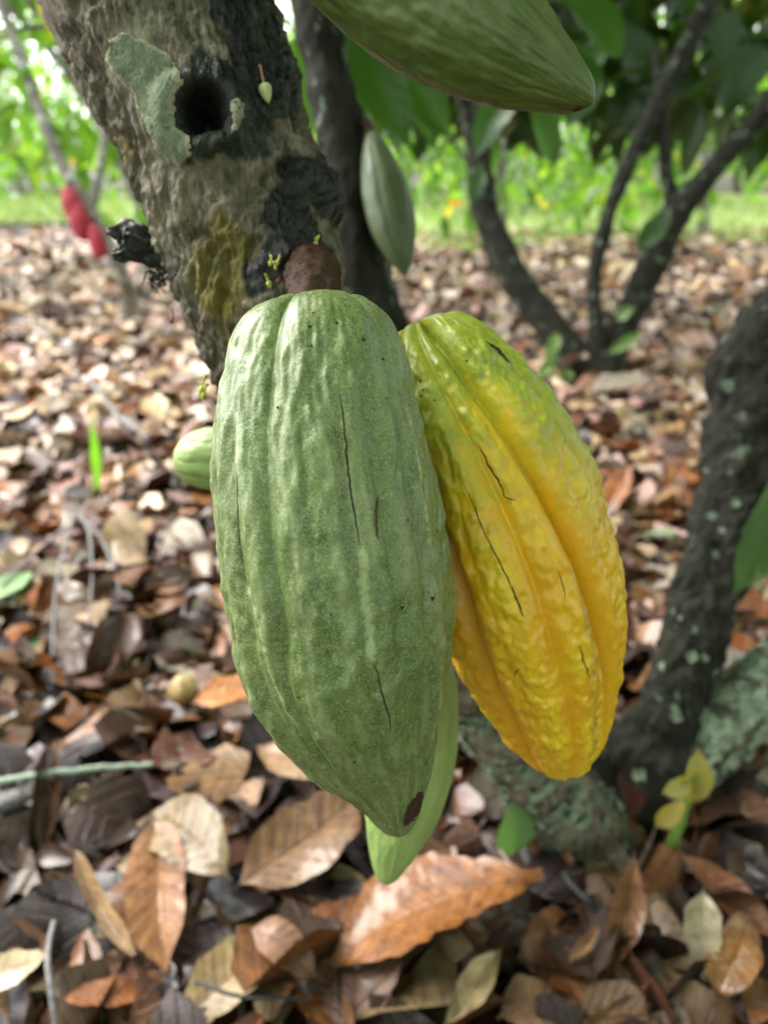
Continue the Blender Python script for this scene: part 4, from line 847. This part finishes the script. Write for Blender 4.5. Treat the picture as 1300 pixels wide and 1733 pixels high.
hero('dark blackish wet leaf under the brown glossy leaf', (420, 1530), (560, 1490), 90, (.035, .035, .04), 25, .02, .02, .0, .1)
hero('pale yellow-grey torn leaf at the bottom edge left of the straw strip', (520, 1760), (600, 1680), 60, (.44, .37, .2), 26, .03, .04, .2, .3)
hero('cream leaf fragment at the bottom edge beside the narrow brown leaf', (620, 1750), (690, 1690), 45, (.46, .40, .24), 27, .03, .04, .2, .3)
hero('broad brown leaf at the bottom edge right of the straw strip', (840, 1735), (960, 1690), 90, (.30, .18, .10), 28, .03, .03, .1, -.5)
GRL = 'fallen green leaves'
hero('small oval green leaf on the litter right of the pale pod tip', (866, 1352), (868, 1448), 68, (.085, .15, .06), 31, .13, .06, .12, -.25, name='green_leaf', mat=LEAF, cat='leaf', grp=GRL, pet=.02)
hero('pale green leaf on the ground at the left edge', (-25, 1035), (55, 968), 60, (.22, .40, .17), 32, .04, .05, .2, -.4, name='green_leaf', mat=LEAF, cat='leaf', grp=GRL)
hero('small pale green leaf scrap on the litter at the far left', (30, 1112), (84, 1070), 40, (.24, .42, .24), 33, .03, .04, .2, -.2, name='green_leaf', mat=LEAF, cat='leaf', grp=GRL)
hero('dark green fallen leaf lying behind the right stem', (1190, 528), (1240, 533), 22, (.07, .17, .05), 34, .10, .08, .2, -.4, name='green_leaf', mat=LEAF, cat='leaf', grp=GRL)
hero('pale mint leaf strip on the litter right of the yellow pod', (1082, 908), (1165, 902), 20, (.26, .36, .22), 35, .04, .04, .2, -.2, name='green_leaf', mat=LEAF, cat='leaf', grp=GRL)
hero('yellow-green leaf scrap on the litter left of the big green pod', (228, 970), (222, 1002), 24, (.33, .38, .06), 36, .04, .04, .2, -.2, name='green_leaf', mat=LEAF, cat='leaf', grp=GRL)

# ------------------------------------------------------------------ small things on the ground
def thing_tubes(name, lines, mat, label, cat, grp=None):
    o0 = np.asarray(lines[0][0][0], float); root = empty(name, o0, label, cat, grp)
    for k, (pts, r0, r1) in enumerate(lines):
        v, f = sweep(pts, r0, r1, 24, 8); v = v + (0.35 * r0 * fbm(v * 60, 2))[:, None] * np.array((.3, .3, 1)); wpart('twig', root, v, f, mat)
    return root
TG = 'twigs on the litter'
thing_tubes('fallen_branch', [([G(150, 850, 0.078), G(125, 880, 0.088), G(60, 935, 0.078), G(0, 992, 0.078)], .0042, .002), ([G(125, 870, 0.088), G(105, 940, 0.098), G(92, 1020, 0.088), G(88, 1110, 0.068)], .0036, .0018), ([G(135, 870, 0.088), G(150, 900, 0.108), G(155, 980, 0.098), G(148, 1060, 0.068)], .0036, .0018), ([G(150, 880, 0.078), G(180, 930, 0.088), G(200, 990, 0.078), G(205, 1010, 0.068)], .004, .002)], TWIG, 'grey forked dead branch fanning over the litter at left', 'branch', TG)
thing_tubes('fallen_twig', [([G(-20, 1325, 0.078), G(60, 1312, 0.088), G(150, 1302, 0.083), G(258, 1294, 0.078)], .0055, .0035)], TWIG_GREEN, 'straight mossy green twig lying across the litter at left', 'twig', TG)
thing_tubes('fallen_twig', [([G(100, 1760, 0.088), G(88, 1690, 0.118), G(80, 1620, 0.128), G(90, 1560, 0.108)], .0035, .0025)], TWIG, 'thin grey upright stem at the bottom left', 'twig', TG)
thing_tubes('fallen_twig', [([G(-10, 1362, 0.058), G(40, 1345, 0.063), G(82, 1330, 0.063)], .013, .011)], TWIG, 'thick pale stick end at the left edge below the mossy twig', 'twig', TG)
thing_tubes('fallen_twig', [([G(330, 1660, 0.078), G(400, 1685, 0.083), G(520, 1690, 0.078)], .0022, .0018)], BLACKWOOD, 'fine black twig across the khaki leaf at the bottom', 'twig', TG)
thing_tubes('fallen_twig', [([G(955, 1480, 0.078), G(990, 1520, 0.078), G(1030, 1555, 0.068)], .006, .004)], BLACKWOOD, 'short black stick below the lichened tree base', 'twig', TG)
thing_tubes('fallen_twig', [([G(150, 640, 0.058), G(200, 705, 0.078), G(250, 740, 0.078)], .008, .005)], TWIG, 'whitish straight twig on the pale litter left of the trunk', 'twig', TG)
v, f = sweep([G(310, 1195, .0), G(309, 1180, .022), G(308, 1172, .05)], .02, .02, 8, 8)
c = G(310, 1168, .058); n_ = 24; pth = np.array([[*(c + np.array((0, 0, z))), r_] for z, r_ in ((-.026, .0005), (-.023, .011), (-.010, .020), (.004, .022), (.016, .017), (.024, .007), (.026, .0005))])
v, f, *_ = tube(pth, 28, 24, lambda p, t, h, r: .08 * r * np.cos(5 * h) + .05 * r * fbm(p * 60, 2), ref=np.array((0, -1.0, 0)))
o = put('small_fruit', mesh('small_fruit', v - c, f), FRUIT, None, c); tag(o, 'round pale yellow withered fruit lying on the litter at left', 'fruit')
# bright grass shoot
gp = G(168, 862); sh = empty('grass_shoot', gp, 'bright lime green upright grass shoot in the litter at left', 'grass shoot')
one_leaf(sh, gp, P(150, 705, (gp - CAM) @ FW - .05), .026, (.22, .50, .02), 61, 'blade', .25, -.15); one_leaf(sh, gp, gp + np.array((.05, -.01, .05)), .016, (.12, .30, .03), 62, 'blade', .25, -.4)
# yellowing seedling
sp0 = G(1128, 1482); d0 = (sp0 - CAM) @ FW; sd = empty('seedling', sp0, 'seedling with green stem and yellowing leaves at the right under the pale limb', 'seedling')
v, f = sweep([sp0, P(1135, 1440, d0 - .03), P(1158, 1370, d0 - .06), P(1175, 1310, d0 - .09)], .0075, .0055, 24, 10); wpart('stem', sd, v, f, mat_simple('seedling_stem', (.09, .18, .03), (.17, .28, .05), 60, .45))
one_leaf(sd, P(1165, 1365, d0 - .08), P(1192, 1272, d0 - .10), .034, (.24, .20, .04), 63, 'leaf', .3, -.6); one_leaf(sd, P(1160, 1350, d0 - .07), P(1112, 1408, d0 - .07), .024, (.32, .24, .06), 64, 'leaf', .3, -.9); one_leaf(sd, P(1172, 1315, d0 - .09), P(1125, 1345, d0 - .10), .022, (.27, .25, .07), 65, 'leaf', .3, -.7)
